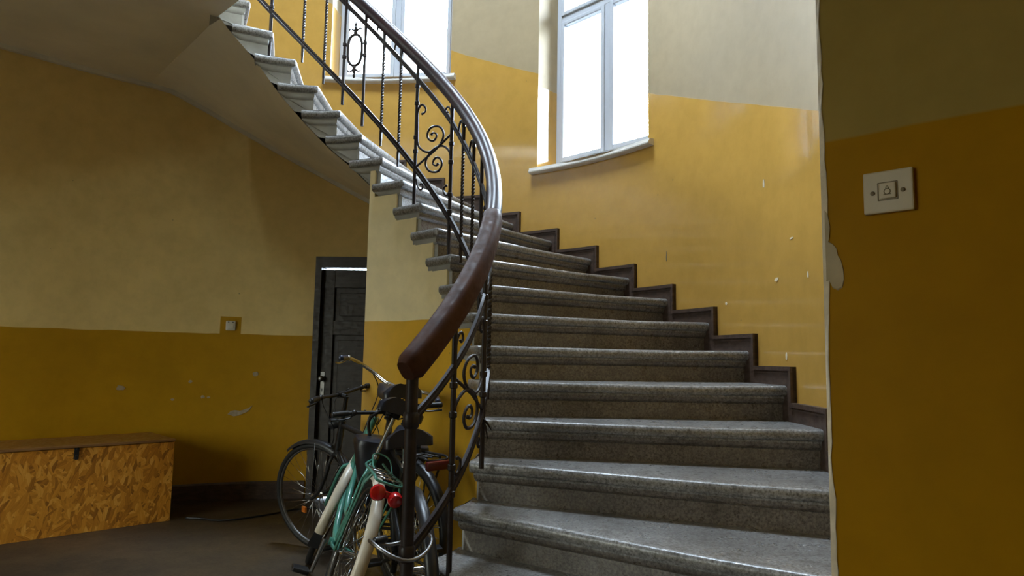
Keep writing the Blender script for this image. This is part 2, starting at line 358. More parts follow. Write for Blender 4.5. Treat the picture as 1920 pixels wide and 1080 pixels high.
# ---------------------------------------------------------------- outer (apse) wall
def pitch_o(th): return float(np.interp(th, TH_O, [top(n) for n in range(NS)]))
def line_stair(th): return 2.47 + .0208*th
def apse_uv(zone):
    def f(co, pl):
        th = math.degrees(math.atan2(co.y-CY, co.x-CX))
        if th < -100: th += 360
        u = (136-th)*R(1)*RW
        return (u, co.z - (line_stair(th) if zone else 1.362))
    return f
ths = sorted(set([round(x, 3) for x in np.linspace(-44, 136, 91)] + [w_[1]+s_*w_[2] for w_ in WINS for s_ in (-1, 1)] + [78.2, 96.1]))
DZ = 2.075   # head of the door
TOPW = 7.2
zs = sorted(set([FL-.05, DZ-.04] + [w_[k] for w_ in WINS for k in (3, 4)] + [round(x, 3) for x in np.linspace(.1, 7.2, 48)]))
mu = MB(); ml = MB()
for a, b in zip(ths[:-1], ths[1:]):
    mid = (a+b)/2
    for z0, z1 in zip(zs[:-1], zs[1:]):
        zm = (z0+z1)/2
        if any(abs(mid-w_[1]) < w_[2] and w_[3] < zm < w_[4] for w_ in WINS): continue
        if 78.2 < mid < 96.1 and zm < DZ - .04: continue
        lowz = pitch_o(mid) - .16 if mid < 122 else 3.6
        (mu if zm > lowz else ml).add([P(a, RW, z0), P(b, RW, z0), P(b, RW, z1), P(a, RW, z1)], [(0, 3, 2, 1)], 0, True)
wb = struct('wall_back', mu, 'wall', uvs=apse_uv(1), merge=True, fixn=False); wb['label'] = 'curved stairwell wall, ochre below cream, pierced by two windows'
# straight hall part of the left wall
n_ = 24
for i in range(n_):
    a0, a1 = HALL*i/n_, HALL*(i+1)/n_
    for z0, z1 in zip(zs[:-1], zs[1:]):
        ml.add([H(a0, -RW, z0), H(a1, -RW, z0), H(a1, -RW, z1), H(a0, -RW, z1)], [(0, 3, 2, 1)], 0, True)
def left_uv(co, pl):
    q = co - C3; a = q.dot(AX)
    if a > 0: return (-a, co.z - 1.362 if co.z < 3.5 else co.z - 5.0)
    return apse_uv(0)(co, pl)
wl = struct('wall_left', ml, 'wall_l', uvs=left_uv, merge=True, fixn=False); wl['label'] = 'dim curved hall wall under the stair, ochre dado and faded cream above'

# window reveals, frames, panes, boards
def frame_at(mid, d):   # local frame of a window: lateral (towards smaller angle), up, outward
    o = P(mid, d); out = (P(mid, 1)-C3); lat = Vector((out.y, -out.x, 0)); return o, lat, out
for nm, mid, ha, s, h in WINS:
    d0 = RW*math.cos(R(ha)); hw = RW*math.sin(R(ha)); e = .235
    o, lat, out = frame_at(mid, d0)
    Q = lambda x, dd, z: o + lat*x + out*dd + Vector((0, 0, z))
    rv = MB()
    for sx in (-1, 1):
        for z0, z1 in ((s, h),):
            zz = np.linspace(z0, z1, 9)
            for za, zb in zip(zz[:-1], zz[1:]): rv.add([Q(sx*hw, 0, za), Q(sx*hw, .315, za), Q(sx*hw, .315, zb), Q(sx*hw, 0, zb)], [(0, 1, 2, 3) if sx < 0 else (3, 2, 1, 0)])
    rv.add([Q(-hw, 0, h), Q(-hw, .315, h), Q(hw, .315, h), Q(hw, 0, h)], [(0, 1, 2, 3)])
    rv.add([Q(-hw, 0, s), Q(hw, 0, s), Q(hw, .315, s), Q(-hw, .315, s)], [(0, 1, 2, 3)])
    th_l = line_stair(mid+ha) - (.11 if nm == 'window_2' else .0)
    link('reveal', rv, 'wall', wb, uvs=lambda co, pl: ((136-mid)*R(1)*RW, co.z - th_l), fixn=False)
    # frame
    ro = Matrix((lat, out, Vector((0, 0, 1)))).transposed()
    fr = MB(); dep = .07; ftop = h - .02; fb = s + .045
    def bar(m_, x0, x1, z0, z1, dd=0., dp=dep): m_.box(Q((x0+x1)/2, e + dp/2 + dd, (z0+z1)/2), x1-x0, dp, z1-z0, ro, 0, .006)
    FW = .052
    bar(fr, -hw, -hw+FW, fb, ftop); bar(fr, hw-FW, hw, fb, ftop); bar(fr, -hw+FW, hw-FW, fb, fb+FW); bar(fr, -hw+FW, hw-FW, ftop-FW, ftop)
    zt = {'window_1': 5.1, 'window_2': 4.175, 'added_window': 5.9}[nm]
    bar(fr, -hw+FW, hw-FW, zt-.028, zt+.028)
    bar(fr, -.028, .028, fb+FW, zt-.028)
    wn = tag(struct(nm, fr, 'pvc'), 'white framed window high in the curved wall, ' + {'window_1': 'behind the handrail at upper left', 'window_2': 'right of the handrail, nothing in front of it', 'added_window': 'added unseen above the landing for more daylight'}[nm])
    def sash(x0, x1, z0, z1):
        g = MB(); t_ = .036
        for bb in ((x0, x0+t_, z0, z1), (x1-t_, x1, z0, z1), (x0+t_, x1-t_, z0, z0+t_), (x0+t_, x1-t_, z1-t_, z1)): bar(g, *bb, -.012, .06)
        sh = link('sash', g, 'pvc', wn)
        p_ = MB(); p_.box(Q((x0+x1)/2, e+.03, (z0+z1)/2), x1-x0-2*t_, .006, z1-z0-2*t_, ro); link('pane', p_, 'glass', sh)
    sash(-hw+FW, -.028, fb+FW, zt-.028); sash(.028, hw-FW, fb+FW, zt-.028); sash(-hw+FW, hw-FW, zt+.028, ftop-FW)
    # board: curved slab with a rounded nose
    sb = MB(); ext = 1.1; nA = 14; prof = [(RW-.045, -.012), (RW-.052, -.022), (RW-.052, -.032), (RW-.042, -.040), (RW+.01, -.045)]
    vs = []; fs = []
    A_ = np.linspace(mid+ha+ext, mid-ha-ext, nA)
    pf = [(RW+.01, 0.004), (RW-.040, 0.004)] + prof
    for a in A_: vs += [P(a, r_, s+z_) for r_, z_ in pf]
    k_ = len(pf)
    for i in range(nA-1):
        for j in range(k_-1): fs.append((i*k_+j, i*k_+j+1, (i+1)*k_+j+1, (i+1)*k_+j))
    fs += [tuple(range(k_)), tuple((nA-1)*k_+j for j in range(k_))[::-1]]
    sb.add(vs, fs, 0)
    # inner part of the board, inside the reveal
    ia = np.linspace(mid+ha, mid-ha, 10); xs = [RW*math.sin(R(mid-a)) for a in ia]
    for a0_, a1_, x0_, x1_ in zip(ia[:-1], ia[1:], xs[:-1], xs[1:]): sb.add([P(a0_, RW-.01, s+.004), P(a1_, RW-.01, s+.004), Q(x1_, e+.01, s+.010), Q(x0_, e+.01, s+.010)], [(0, 1, 2, 3)])
    link('window_sill', sb, 'sill', wn)

# ---------------------------------------------------------------- foreground right wall, hall shell, floor, ceilings
EDGE_Z = np.linspace(FL, 3.46, 130)
def wr_uv(co, pl):
    q = co - C3; b = q.dot(BX); return (b, co.z - (1.648 if co.z < 3.6 else 5.0))
fr = MB(); pz = list(EDGE_Z)
rs = random.Random(3); wob = []
val = 0.
for z in pz:
    val = .72*val + rs.uniform(-.0026, .0026); wob.append(val)
strip = MB()
for i in range(len(pz)-1):
    z0, z1 = pz[i], pz[i+1]; w0, w1 = wob[i], wob[i+1]
    def K(z): return .002 + .004*max(0, (1.0-z))
    b0, b1 = RW - .001, RW - .001
    c0, c1 = b0 + .005 + K(z0) + max(-.005, w0), b1 + .005 + K(z1) + max(-.005, w1)
    strip.add([H(-.06, RW-.002, z0), H(.000, b0, z0), H(.0045, c0, z0), H(-.06, RW-.002, z1), H(.000, b1, z1), H(.0045, c1, z1), H(.0045, c0+.002, z0), H(.0045, c1+.002, z1), H(-.03, c0+.02, z0), H(-.03, c1+.02, z1)], [(0, 1, 4, 3), (1, 2, 5, 4), (2, 6, 7, 5), (0, 3, 9, 8)], 0, False)
    fr.add([H(.003, c0-.002, z0), H(.003, 4.7, z0), H(.003, 4.7, z1), H(.003, c1-.002, z1)], [(0, 1, 2, 3)])
    fr.add([H(.003, c0, z0), H(.003, c1, z1), H(-.03, c1+.02, z1), H(-.03, c0+.02, z0)], [(0, 1, 2, 3)])
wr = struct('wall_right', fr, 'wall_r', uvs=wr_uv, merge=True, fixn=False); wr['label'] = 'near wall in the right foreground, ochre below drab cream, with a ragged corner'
link('plaster_corner', strip, 'plaster', wr, merge=True)
def blob(mb, pts, plane, th_=.003):   # thin irregular patch, plane(u,v,w) maps to world
    n = len(pts); vs = [plane(u, v, 0) for u, v in pts] + [plane(u*.96 + .04*sum(q[0] for q in pts)/n, v*.96 + .04*sum(q[1] for q in pts)/n, th_) for u, v in pts]
    mb.add(vs, [tuple(range(n, 2*n))] + [(i, (i+1) % n, n+(i+1) % n, n+i) for i in range(n)])
pb = MB()
blob(pb, [(.006, 1.505), (.012, 1.50), (.016, 1.47), (.014, 1.45), (.012, 1.44), (.020, 1.435), (.028, 1.425), (.030, 1.41), (.036, 1.40), (.040, 1.38), (.041, 1.36), (.037, 1.345), (.028, 1.34), (.018, 1.345), (.012, 1.36), (.006, 1.36)],
     lambda u, v, w_: H(.0035+w_*.5, RW+u, v))
link('bare_patch', pb, 'patch', wr)
sd = MB()
sd.add([H(0, 4.7, FL), H(HALL, 4.7, FL), H(HALL, 4.7, 3.6), H(0, 4.7, 3.6)], [(0, 1, 2, 3)])
ud = MB()   # upper landing walls, unseen, made dark to cut bounced light
for q in ((H(0, RW, 3.46), H(0, 4.7, 3.46), H(0, 4.7, 7.2), H(0, RW, 7.2)), (H(0, 4.7, 3.6), H(2.6, 4.7, 3.6), H(2.6, 4.7, 7.2), H(0, 4.7, 7.2)), (H(2.6, -RW, 3.6), H(2.6, 4.7, 3.6), H(2.6, 4.7, 7.2), H(2.6, -RW, 7.2))): ud.add(list(q), [(0, 1, 2, 3)])
struct('wall_upper', ud, 'door', fixn=False)
lf_ = MB(); lf_.prism([(q.x, q.y) for q in (H(-.3, -2.4), H(2.6, -2.4), H(2.6, 4.7), H(.1, 4.7), H(.1, 2.6), H(-.3, 2.6))], 3.78, 3.80); struct('floor_upper', lf_, 'door')  # unseen landing floor, darkened to cut light bounced onto the risers
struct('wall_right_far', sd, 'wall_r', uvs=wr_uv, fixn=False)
wf = MB(); b0, b1, z0, z1 = FILL_DOORW
for (p0, p1, q0, q1) in ((-RW, b0, FL, 3.6), (b1, 4.7, FL, 3.6), (b0, b1, z1, 3.6), (b0, b1, FL, z0)): wf.add([H(HALL, p0, q0), H(HALL, p1, q0), H(HALL, p1, q1), H(HALL, p0, q1)], [(0, 1, 2, 3)])
for p0 in (b0, b1): wf.add([H(HALL, p0, z0), H(HALL+.3, p0, z0), H(HALL+.3, p0, z1), H(HALL, p0, z1)], [(0, 1, 2, 3)])
struct('wall_front', wf, 'wall_r', uvs=wr_uv, fixn=False)
# unseen glazed opening added behind the camera as fill light
ed = MB(); roF = Matrix((BX, AX, Vector((0, 0, 1)))).transposed()
for bb in (b0+.04, (b0+b1)/2, b1-.04): ed.box(H(HALL+.15, bb, (z0+z1)/2), .08, .07, z1-z0, roF)
for zz in (z0+.06, z1-.04): ed.box(H(HALL+.15, (b0+b1)/2, zz), b1-b0-.08, .06, .08, roF)
en = struct('added_entrance', ed, 'door'); en['label'] = 'added glazed entrance behind the viewer, unseen, for fill light'
gl = MB(); gl.box(H(HALL+.15, (b0+b1)/2, (z0+z1)/2), b1-b0, .006, z1-z0, roF); link('pane', gl, 'dimglass', en)

fm = MB()
fp = [H(HALL+.3, -RW-.1), H(HALL+.3, 4.8), H(-.02, 4.8), H(-.02, RW+.01)] + [P(a, RW+.05) for a in np.linspace(-44, 136, 60)]
fm.add([Vector((q.x, q.y, FL)) for q in fp], [tuple(range(len(fp)))])
struct('floor', fm, 'floor')
# landing slab over the hall (ceiling seen at upper left)
cm = MB(); Pi = P(118.6, 1.235); Po = P(126.2, RW)
arc = [P(a, RW) for a in np.linspace(126.2, 136, 6)]
aP = (Pi - C3).dot(AX)
poly = [Pi] + arc + [H(HALL, -RW), H(HALL, 4.7), H(0, 4.7), H(0, RW)] + [P(a, RW) for a in (-43, -41, -39, -37)] + [H(aP, math.sqrt(RW*RW - aP*aP) - .01)]
cm.prism([(q.x, q.y) for q in poly][::-1], ZC, 3.78)
struct('ceiling', cm, 'white')
# unseen roof lantern added over the well to light the treads
LA0, LA1, LB0, LB1 = ADDED_LANT
lg = MB(); lg.box(H((LA0+LA1)/2, (LB0+LB1)/2, 7.34), LB1-LB0, LA1-LA0, .006, roF); 
lfm = MB()
for bb in (LB0+.03, (LB0+LB1)/2, LB1-.03): lfm.box(H((LA0+LA1)/2, bb, 7.33), .05, LA1-LA0, .05, roF)
ln = struct('added_lantern', lfm, 'pvc'); ln['label'] = 'roof lantern added over the stairwell for light on the treads, unseen'; link('pane', lg, 'glass', ln)
cu_ = MB(); roofp = [H(HALL, -RW), H(HALL, 4.7), H(0, 4.7)] + [P(a, RW) for a in np.linspace(-44, 136, 60)]
for bb0, bb1, aa0, aa1 in ((-3.2, 5.0, LA1, 6.0), (-3.2, 5.0, -3.2, LA0), (-3.2, LB0, LA0, LA1), (LB1, 5.0, LA0, LA1)):
    cu_.hexa([H(aa0, bb0, 7.2), H(aa0, bb1, 7.2), H(aa1, bb1, 7.2), H(aa1, bb0, 7.2)], [H(aa0, bb0, 7.36), H(aa0, bb1, 7.36), H(aa1, bb1, 7.36), H(aa1, bb0, 7.36)])
struct('ceiling_upper', cu_, 'white')
# cornice lines where the soffits meet the left wall
cc = MB()
path = [P(a, RW-.012, z-.012) for a, z in [(90, sof) for sof in ()]]
so_t = np.linspace(0, 1, 40)
def sof_o(th): return float(np.interp(th, *zip(*SOF_O)))
path = [P(a, RW-.012, sof_o(a)-.012) for a in np.linspace(72, 126, 36)] + [P(a, RW-.012, ZC-.012) for a in np.linspace(127, 136, 6)] + [H(a, -RW+.012, ZC-.012) for a in (.3, 1.5, 4.9)]
cc.tube(path, .022, 6, prof=[(-1, -1), (1, -1), (1, 1), (-1, 1)], upv=(0, 0, 1), smooth=False)
struct('trim_1', cc, 'cornice')
# dark base board along the hall wall
bb_ = MB()
pth = [P(a, RW-.010, FL+.075) for a in np.linspace(97.5, 136, 26)] + [H(a, -RW+.010, FL+.075) for a in (.2, 2.5, 5.0)]
bb_.tube(pth, 1, prof=[(-.012, -.075), (.012, -.075), (.012, .062), (.004, .075), (-.012, .075)], upv=(0, 0, 1), smooth=False)
struct('baseboard_left', bb_, 'skirt')

# ---------------------------------------------------------------- staircase
stair = empty('staircase', P(0, 1.9, FL))
tag(stair, 'curved flight of worn stone steps climbing left around an open well', 'staircase')
def par(o, parent):   # parent keeping world transform
    o.parent = parent; o.matrix_parent_inverse = Matrix.Translation(parent.location).inverted(); return o
PROF = [(.024, 0.0), (.010, -.003), (.002, -.010), (.0, -.022), (.0, -.034), (.006, -.046), (.018, -.054), (.030, -.056), (.030, -.066), (.032, -.080), (.040, -.092), (.052, -.098), (.052, -.19)]
UCOL = [0, .02, .06, .12, .2, .28, .36, .44, .52, .6, .68, .76, .84, .9, .95, 1.0]
def wear(u): return math.sin(math.pi*min(1, max(0, u)))**1.5*.55 + .45*math.exp(-((u-.68)/.2)**2)
def make_step(n):
    rs = random.Random(n); z = top(n); I = Vector((*IN[n], 0)); O = Vector((OUT[n].x, OUT[n].y, 0)); d = (O-I).normalized(); nn = Vector((-d.y, d.x, 0))
    if n + 1 < NS: I2 = Vector((*IN[n+1], 0)); O2 = Vector((OUT[n+1].x, OUT[n+1].y, 0))
    else: I2 = P(TH_I[n]+7, R_I[n]); O2 = P(TH_O[n]+8, RW+.012)
    tipth = TH_I[n] + 12.4
    wm = .006 if n < 13 else .003
    am = [rs.uniform(.7, 1.2) for _ in range(2)]
    mb = MB(); K = len(PROF)
    arc_t = [1.0, .8, .6, .42, .26, .14]
    cols = []
    for t in arc_t:
        th = TH_I[n] + t*12.4; c_ = []
        for k, (o_, dz) in enumerate(PROF):
            zz = z + dz
            if n >= 11: zz = max(zz, min(z - .056, sof_i(th) + .004))
            c_.append(P(th, rin(th) + o_*.75, zz))
        cols.append(c_)
    # rounded corner then the front edge
    for ci, (sh_d, sh_n) in enumerate(((.004, .020), (.012, .006), (.034, .0))):
        cols.append([I + d*(max(o_*.75, sh_d)) + nn*max(o_, sh_n if k < 7 else o_) + Vector((0, 0, z+dz)) for k, (o_, dz) in enumerate(PROF)])
    L = (O-I).length
    for u in UCOL[2:]:
        wv = wear(u)*wm*am[0]*1.6
        cols.append([I + d*(u*L) + nn*(o_ + (.004*wear(u) if k < 6 else 0)) + Vector((0, 0, z+dz-(wv if k < 6 else 0))) for k, (o_, dz) in enumerate(PROF)])
    nc = len(cols); vs = [q for c_ in cols for q in c_]; na = len(arc_t)
    front_f = []; side_f = []
    for i in range(nc-1):
        for k in range(K-1):
            f = (i*K+k, i*K+k+1, (i+1)*K+k+1, (i+1)*K+k)
            (side_f if (i < na and k >= 6) else front_f).append(f)
    o0 = mb.add(vs, front_f, 0, True)
    mb.mi[-len(front_f):] = [2 if (f[0] % K) >= 8 and n < 12 else 0 for f in front_f]  # shade-darkened copy on faces below the nosing of the lower steps
    mb.f += [[q+o0 for q in f] for f in side_f]; mb.mi += [1]*len(side_f); mb.sm += [False]*len(side_f)
    # tip cap and tread surface
    mb.f.append([o0+k for k in range(K)]); mb.mi.append(1); mb.sm.append(False)
    back0 = cols[0][0]; bdir = (O2 - I2).normalized(); bn = Vector((-bdir.y, bdir.x, 0))
    b_end = O2 + bn*.10; b_start = Vector((back0.x, back0.y, 0))
    rows = 4; fc = [c_[0] for c_ in cols[na:]]; m_ = len(fc)
    us = [0.0, .008, .022] + UCOL[2:]
    grid = []
    for j in range(rows):
        t = j/(rows-1)
        for i in range(m_):
            f0 = fc[i]; bk = b_start.lerp(b_end, us[i]); bk.z = z
            q = f0.lerp(bk, t); q.z = z - (z - f0.z)*(1-t)**1.5; grid.append(q)
    mb.add(grid, [(j*m_+i, j*m_+i+1, (j+1)*m_+i+1, (j+1)*m_+i) for j in range(rows-1) for i in range(m_-1)], 0, True)
    mb.add([c_[0] for c_ in cols[:na+1]] , [tuple(range(na+1))], 0)
    # underside
    mb.add([cols[0][-1], cols[na+1][-1], cols[-1][-1], Vector((b_end.x, b_end.y, z-.05))], [(0, 1, 2, 3)], 1)
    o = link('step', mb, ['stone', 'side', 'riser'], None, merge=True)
    # smooth shading with hard edges
    o.data.set_sharp_from_angle(angle=R(42))
    return par(o, stair)
for n in range(NS): make_step(n)
# soffit under the upper part of the flight
sm_ = MB(); nt_ = 46; nr = 10; vs = []
for i in range(nt_+1):
    t = i/nt_; ti = 50 + t*(118.6-50); to = 50 + t*(126.2-50)
    for j in range(nr+1):
        s_ = j/nr; a = P(ti, rin(ti)+.026, sof_i(ti)); b = P(to, RW, sof_o(to)); thm = ti + s_*(to-ti); r_ = (rin(ti)+.030)*(1-s_) + RW*s_
        vs.append(a.lerp(b, s_))
sm_.add(vs, [(i*(nr+1)+j, i*(nr+1)+j+1, (i+1)*(nr+1)+j+1, (i+1)*(nr+1)+j) for i in range(nt_) for j in range(nr)], 0, True)
par(link('soffit', sm_, 'white', fixn=True), stair)
# dark joint line along the inner edge of the soffit
# drum wall below the lower steps
dm = MB(); off = .024
tl = np.arange(-33, 69.6, 1.0).tolist() + [69.6]
def drum_top(th):
    n = max([0] + [k for k in range(NS) if TH_I[k] + 3.3 <= th]); return top(n) - .085
edges = sorted(set(tl + [TH_I[k] + 3.3 for k in range(NS) if -33 < TH_I[k] + 3.3 < 69.6]))
for a, b in zip(edges[:-1], edges[1:]):
    if b - a < 1e-4: continue
    zt = drum_top((a+b)/2); zz = [FL] + [q for q in (.4, .9, 1.39, 1.8) if q < zt] + [zt]
    for z0, z1 in zip(zz[:-1], zz[1:]): dm.add([P(a, rin(a)+off, z0), P(b, rin(b)+off, z0), P(b, rin(b)+off, z1), P(a, rin(a)+off, z1)], [(0, 1, 2, 3)], 0, True)
    dm.add([P(a, rin(a)+off, zt), P(b, rin(b)+off, zt), P(b, rin(b)+.15, zt), P(a, rin(a)+.15, zt)], [(0, 1, 2, 3)])
    dm.add([P(a, rin(a)+.15, FL), P(a, rin(a)+.15, zt), P(b, rin(b)+.15, zt), P(b, rin(b)+.15, FL)], [(0, 1, 2, 3)])
    dm.add([P(a, rin(a)+off, zt-.2), P(a, rin(a)+.15, zt-.2), P(a, rin(a)+.15, zt), P(a, rin(a)+off, zt)], [(0, 1, 2, 3)])
dm.add([P(69.6, rin(69.6)+off, FL), P(69.6, rin(69.6)+.15, FL), P(69.6, rin(69.6)+.15, 2.3), P(69.6, rin(69.6)+off, 2.3)], [(0, 1, 2, 3)])
dm.add([P(-33, rin(-33)+off, FL), P(-33, rin(-33)+.15, FL), P(-33, rin(-33)+.15, .1), P(-33, rin(-33)+off, .1)], [(0, 1, 2, 3)])
def drum_uv(co, pl):
    th = math.degrees(math.atan2(co.y-CY, co.x-CX)); return (th*R(1)*1.28, co.z - 1.42)
par(link('drum_wall', dm, 'drum', None, uvs=drum_uv, merge=True, fixn=False), stair).data.set_sharp_from_angle(angle=R(35))
# stepped dark skirting along the outer wall
sk = empty('baseboard_right', P(20, RW, 1.0)); tag(sk, 'dark moulded skirting stepping up the stairwell wall', kind='structure')
def arc_slab(mb, a0, a1, z0, z1, r0, r1, mi=0, k=3):
    A_ = np.linspace(a0, a1, k+1)
    for a, b in zip(A_[:-1], A_[1:]): mb.hexa([P(a, r1, z0), P(a, r0, z0), P(b, r0, z0), P(b, r1, z0)], [P(a, r1, z1), P(a, r0, z1), P(b, r0, z1), P(b, r1, z1)], mi)
for n in range(1, 17):
    f0 = TH_O[n] - 1.25; f1 = TH_O[n+1] - 1.25; z = top(n); hb = .092
    mb = MB()
    arc_slab(mb, f0, f1+.1, z-.02, z+hb, RW+.004, RW-.020)
    arc_slab(mb, f0, f0+2.9, z-RISE-.02, z-.02, RW+.004, RW-.020, 0, 1)
    arc_slab(mb, f0, f1+.1, z+hb-.018, z+hb+.004, RW+.004, RW-.032)
    arc_slab(mb, f0, f1+.1, z+hb-.034, z+hb-.026, RW+.004, RW-.026)
    arc_slab(mb, f0, f0+.36, z-RISE+hb-.02, z+hb-.018, RW+.004, RW-.032, 0, 1)
    arc_slab(mb, f0+.55, f0+.72, z-RISE+hb-.02, z+hb-.034, RW+.004, RW-.026, 0, 1)
    par(link('skirting_board', mb, 'skirt'), sk)

# ---------------------------------------------------------------- railing
rail = empty('stair_railing', P(-36.6, 1.31, FL)); tag(rail, 'wrought iron stair railing with twisted bars, scrolls and dark wooden handrail', 'railing')
RR = 1.31
kL = [-4.2802593578882635e-07, 6.680140238490612e-05, 0.021202874608304667, 1.147926659694955]
kH = [-1.0941515882881105e-07, 1.711803181460725e-05, 0.021903636480155426, 1.9490008765806237]
def zL(t): return float(np.polyval(kL, t)) if t < 104 else float(np.polyval(kL, 104)) + .0225*(t-104)
def zU(t): return zL(t) + float(np.interp(t, [-38, -20, 10, 40, 80], [.475, .495, .56, .61, .59]))
def zH(t): return float(np.polyval(kH, t))
def rp(nm, mb, mt, sharp=40):
    o = par(link(nm, mb, mt), rail)
    if sharp: o.data.set_sharp_from_angle(angle=R(sharp))
    return o
def rsec(w_, h_, k=6):   # rounded handrail section
    pts = []
    for i in range(20):
        a = 2*math.pi*i/20; c_, s_ = math.cos(a), math.sin(a)
        pts.append((math.copysign(abs(c_)**.62, c_)*w_/2, math.copysign(abs(s_)**(.70 if s_ > 0 else .5), s_)*h_/2))
    return pts
hr = MB(); hr.tube([P(t, RR+.012, zH(t)) for t in np.linspace(-4.5, 128, 80)], 1, prof=[(.039*math.cos(2*math.pi*i/24), .044*math.sin(2*math.pi*i/24)) for i in range(24)], upv=(0, 0, 1)); rp('handrail', hr, 'rail', 0)
he = MB(); tt = list(np.linspace(-37.5, -4.0, 30))
pts = [P(t, RR+.010, zH(t)) for t in tt]; rad = [1]*len(tt)
pts = [P(-38.6, RR+.01, zH(-38.6)+.004)] + pts + [P(-3.2, RR+.010, zH(-3.2)+.002)]; rad = [.72] + rad + [.80]
he.tube(pts, rad, prof=rsec(.092, .108), upv=(0, 0, 1)); h2 = rp('handrail_end', he, 'rail2', 50); h2['label'] = 'thicker matte brown lower end of the handrail'
def flat_bar(nm, zf, t0, t1, hgt=.026, wid=.012):
    mb = MB(); mb.tube([P(t, RR, zf(t)) for t in np.linspace(t0, t1, 90)], 1, prof=[(-wid/2, -hgt/2), (wid/2, -hgt/2), (wid/2, -hgt*.16), (wid*.3, 0), (wid/2, hgt*.16), (wid/2, hgt/2), (-wid/2, hgt/2), (-wid/2, hgt*.16), (-wid*.3, 0), (-wid/2, -hgt*.16)], upv=(0, 0, 1), smooth=False); rp(nm, mb, 'iron', 0)
flat_bar('upper_bar', zU, -36.6, 122, .030, .014); flat_bar('lower_bar', zL, -36.6, 122, .034, .016)
nw = MB(); pN = P(-36.6, RR); nw.lathe([(.034, FL), (.034, FL+.05), (.025, FL+.07), (.0235, .6), (.023, zH(-36.6)-.05)], (pN.x, pN.y, 0), seg=14)
for zc in (zL(-36.6), zU(-36.6)): nw.lathe([(.024, zc-.03), (.030, zc-.022), (.030, zc+.022), (.024, zc+.03)], (pN.x, pN.y, 0), seg=14)
rp('newel_post', nw, 'iron')
def post(th, zb, zt, r_=.0105, collars=()):
    mb = MB(); q = P(th, RR); mb.lathe([(r_, zb), (r_, zt)], (q.x, q.y, 0), seg=10)
    for zc in collars: mb.lathe([(r_, zc-.014), (r_*1.45, zc-.010), (r_*1.45, zc+.010), (r_, zc+.014)], (q.x, q.y, 0), seg=10)
    return rp('post', mb, 'iron')
def twist(th):
    z0 = zL(th) - .135; z1 = zU(th) + .10; mb = MB(); q = P(th, RR); nS = 90; vs = []; hs = .0082
    for i in range(nS+1):
        z = z0 + (z1-z0)*i/nS
        tw = 0 if (z < z0+.10 or z > zU(th)-.05) else (z - z0 - .10)*2*math.pi/.085
        sc = .8 if z < z0+.04 else 1
        for k in range(4):
            a = tw + R(th) + math.pi/4 + k*math.pi/2; vs.append(Vector((q.x + hs*1.35*sc*math.cos(a), q.y + hs*1.35*sc*math.sin(a), z)))
    mb.add(vs, [(i*4+k, i*4+(k+1) % 4, (i+1)*4+(k+1) % 4, (i+1)*4+k) for i in range(nS) for k in range(4)] + [(3, 2, 1, 0)], 0, False)
    # hook at the top, bending up the slope
    hp = []; hr_ = .030; rads = []
    for i in range(15):
        a = math.pi*1.08*i/14; dth = (hr_*(1-math.cos(a)))/RR/R(1); hp.append(P(th+dth, RR, z1 + hr_*math.sin(a)*1.5)); rads.append(.0122 - .0065*i/14)
    mb.tube(hp, rads, 7); rp('twisted_bar', mb, 'iron', 30)
A1 = [(-0.126, 0.262), (-0.101, 0.27), (-0.096, 0.291), (-0.117, 0.318), (-0.139, 0.324), (-0.158, 0.309), (-0.169, 0.275), (-0.167, 0.202), (-0.165, 0.138), (-0.16, 0.074), (-0.139, 0.035), (-0.082, -0.002), (-0.018, -0.009), (0.039, 0.01), (0.08, 0.045), (0.089, 0.086), (0.062, 0.127), (0.014, 0.149), (-0.039, 0.151), (-0.069, 0.125), (-0.069, 0.093), (-0.041, 0.066), (-0.009, 0.059), (0.016, 0.076), (0.014, 0.098), (-0.014, 0.112), (-0.03, 0.105)]
def catmull(pts, sub=4):
    out = []; n = len(pts)
    for i in range(n-1):
        p0, p1, p2, p3 = pts[max(i-1, 0)], pts[i], pts[i+1], pts[min(i+2, n-1)]
        for s_ in range(sub):
            t = s_/sub; out.append(tuple(.5*((2*b) + (-a+c)*t + (2*a-5*b+4*c-d)*t*t + (-a+3*b-3*c+d)*t**3) for a, b, c, d in zip(p0, p1, p2, p3)))
    out.append(pts[-1]); return out
def scroll_panel(thc, zc=None):
    if zc is None: zc = (zL(thc)+zU(thc))/2 - .01
    S = lambda s_, z_: P(thc - s_/RR/R(1), RR, zc + z_)
    mb = MB()
    for sg in (1, -1):
        c_ = catmull([(sg*x + (.004 if sg > 0 else .012), sg*y) for x, y in A1], 3); n = len(c_)
        rads = [.0075 if 6 < i < n-10 else .0062 for i in range(n)]
        mb.tube([S(*q) for q in c_], rads, 6)
        mb.ball(S(*c_[-1]), .010, .010, .010, seg=8, rings=5); mb.ball(S(*c_[0]), .009, .009, .009, seg=8, rings=5)
        e_ = [(-.165, -.17), (-.160, -.205), (-.146, -.232), (-.124, -.248), (-.106, -.238), (-.104, -.218), (-.118, -.208), (-.13, -.215)]
        mb.tube([S(sg*x + .008, sg*y) for x, y in catmull(e_, 3)], .0062, 6)
    mb.tube([S(-.165, -.088), S(0, -.012), S(.182, .062)], .0075, 6)
    rp('scroll', mb, 'iron', 0)
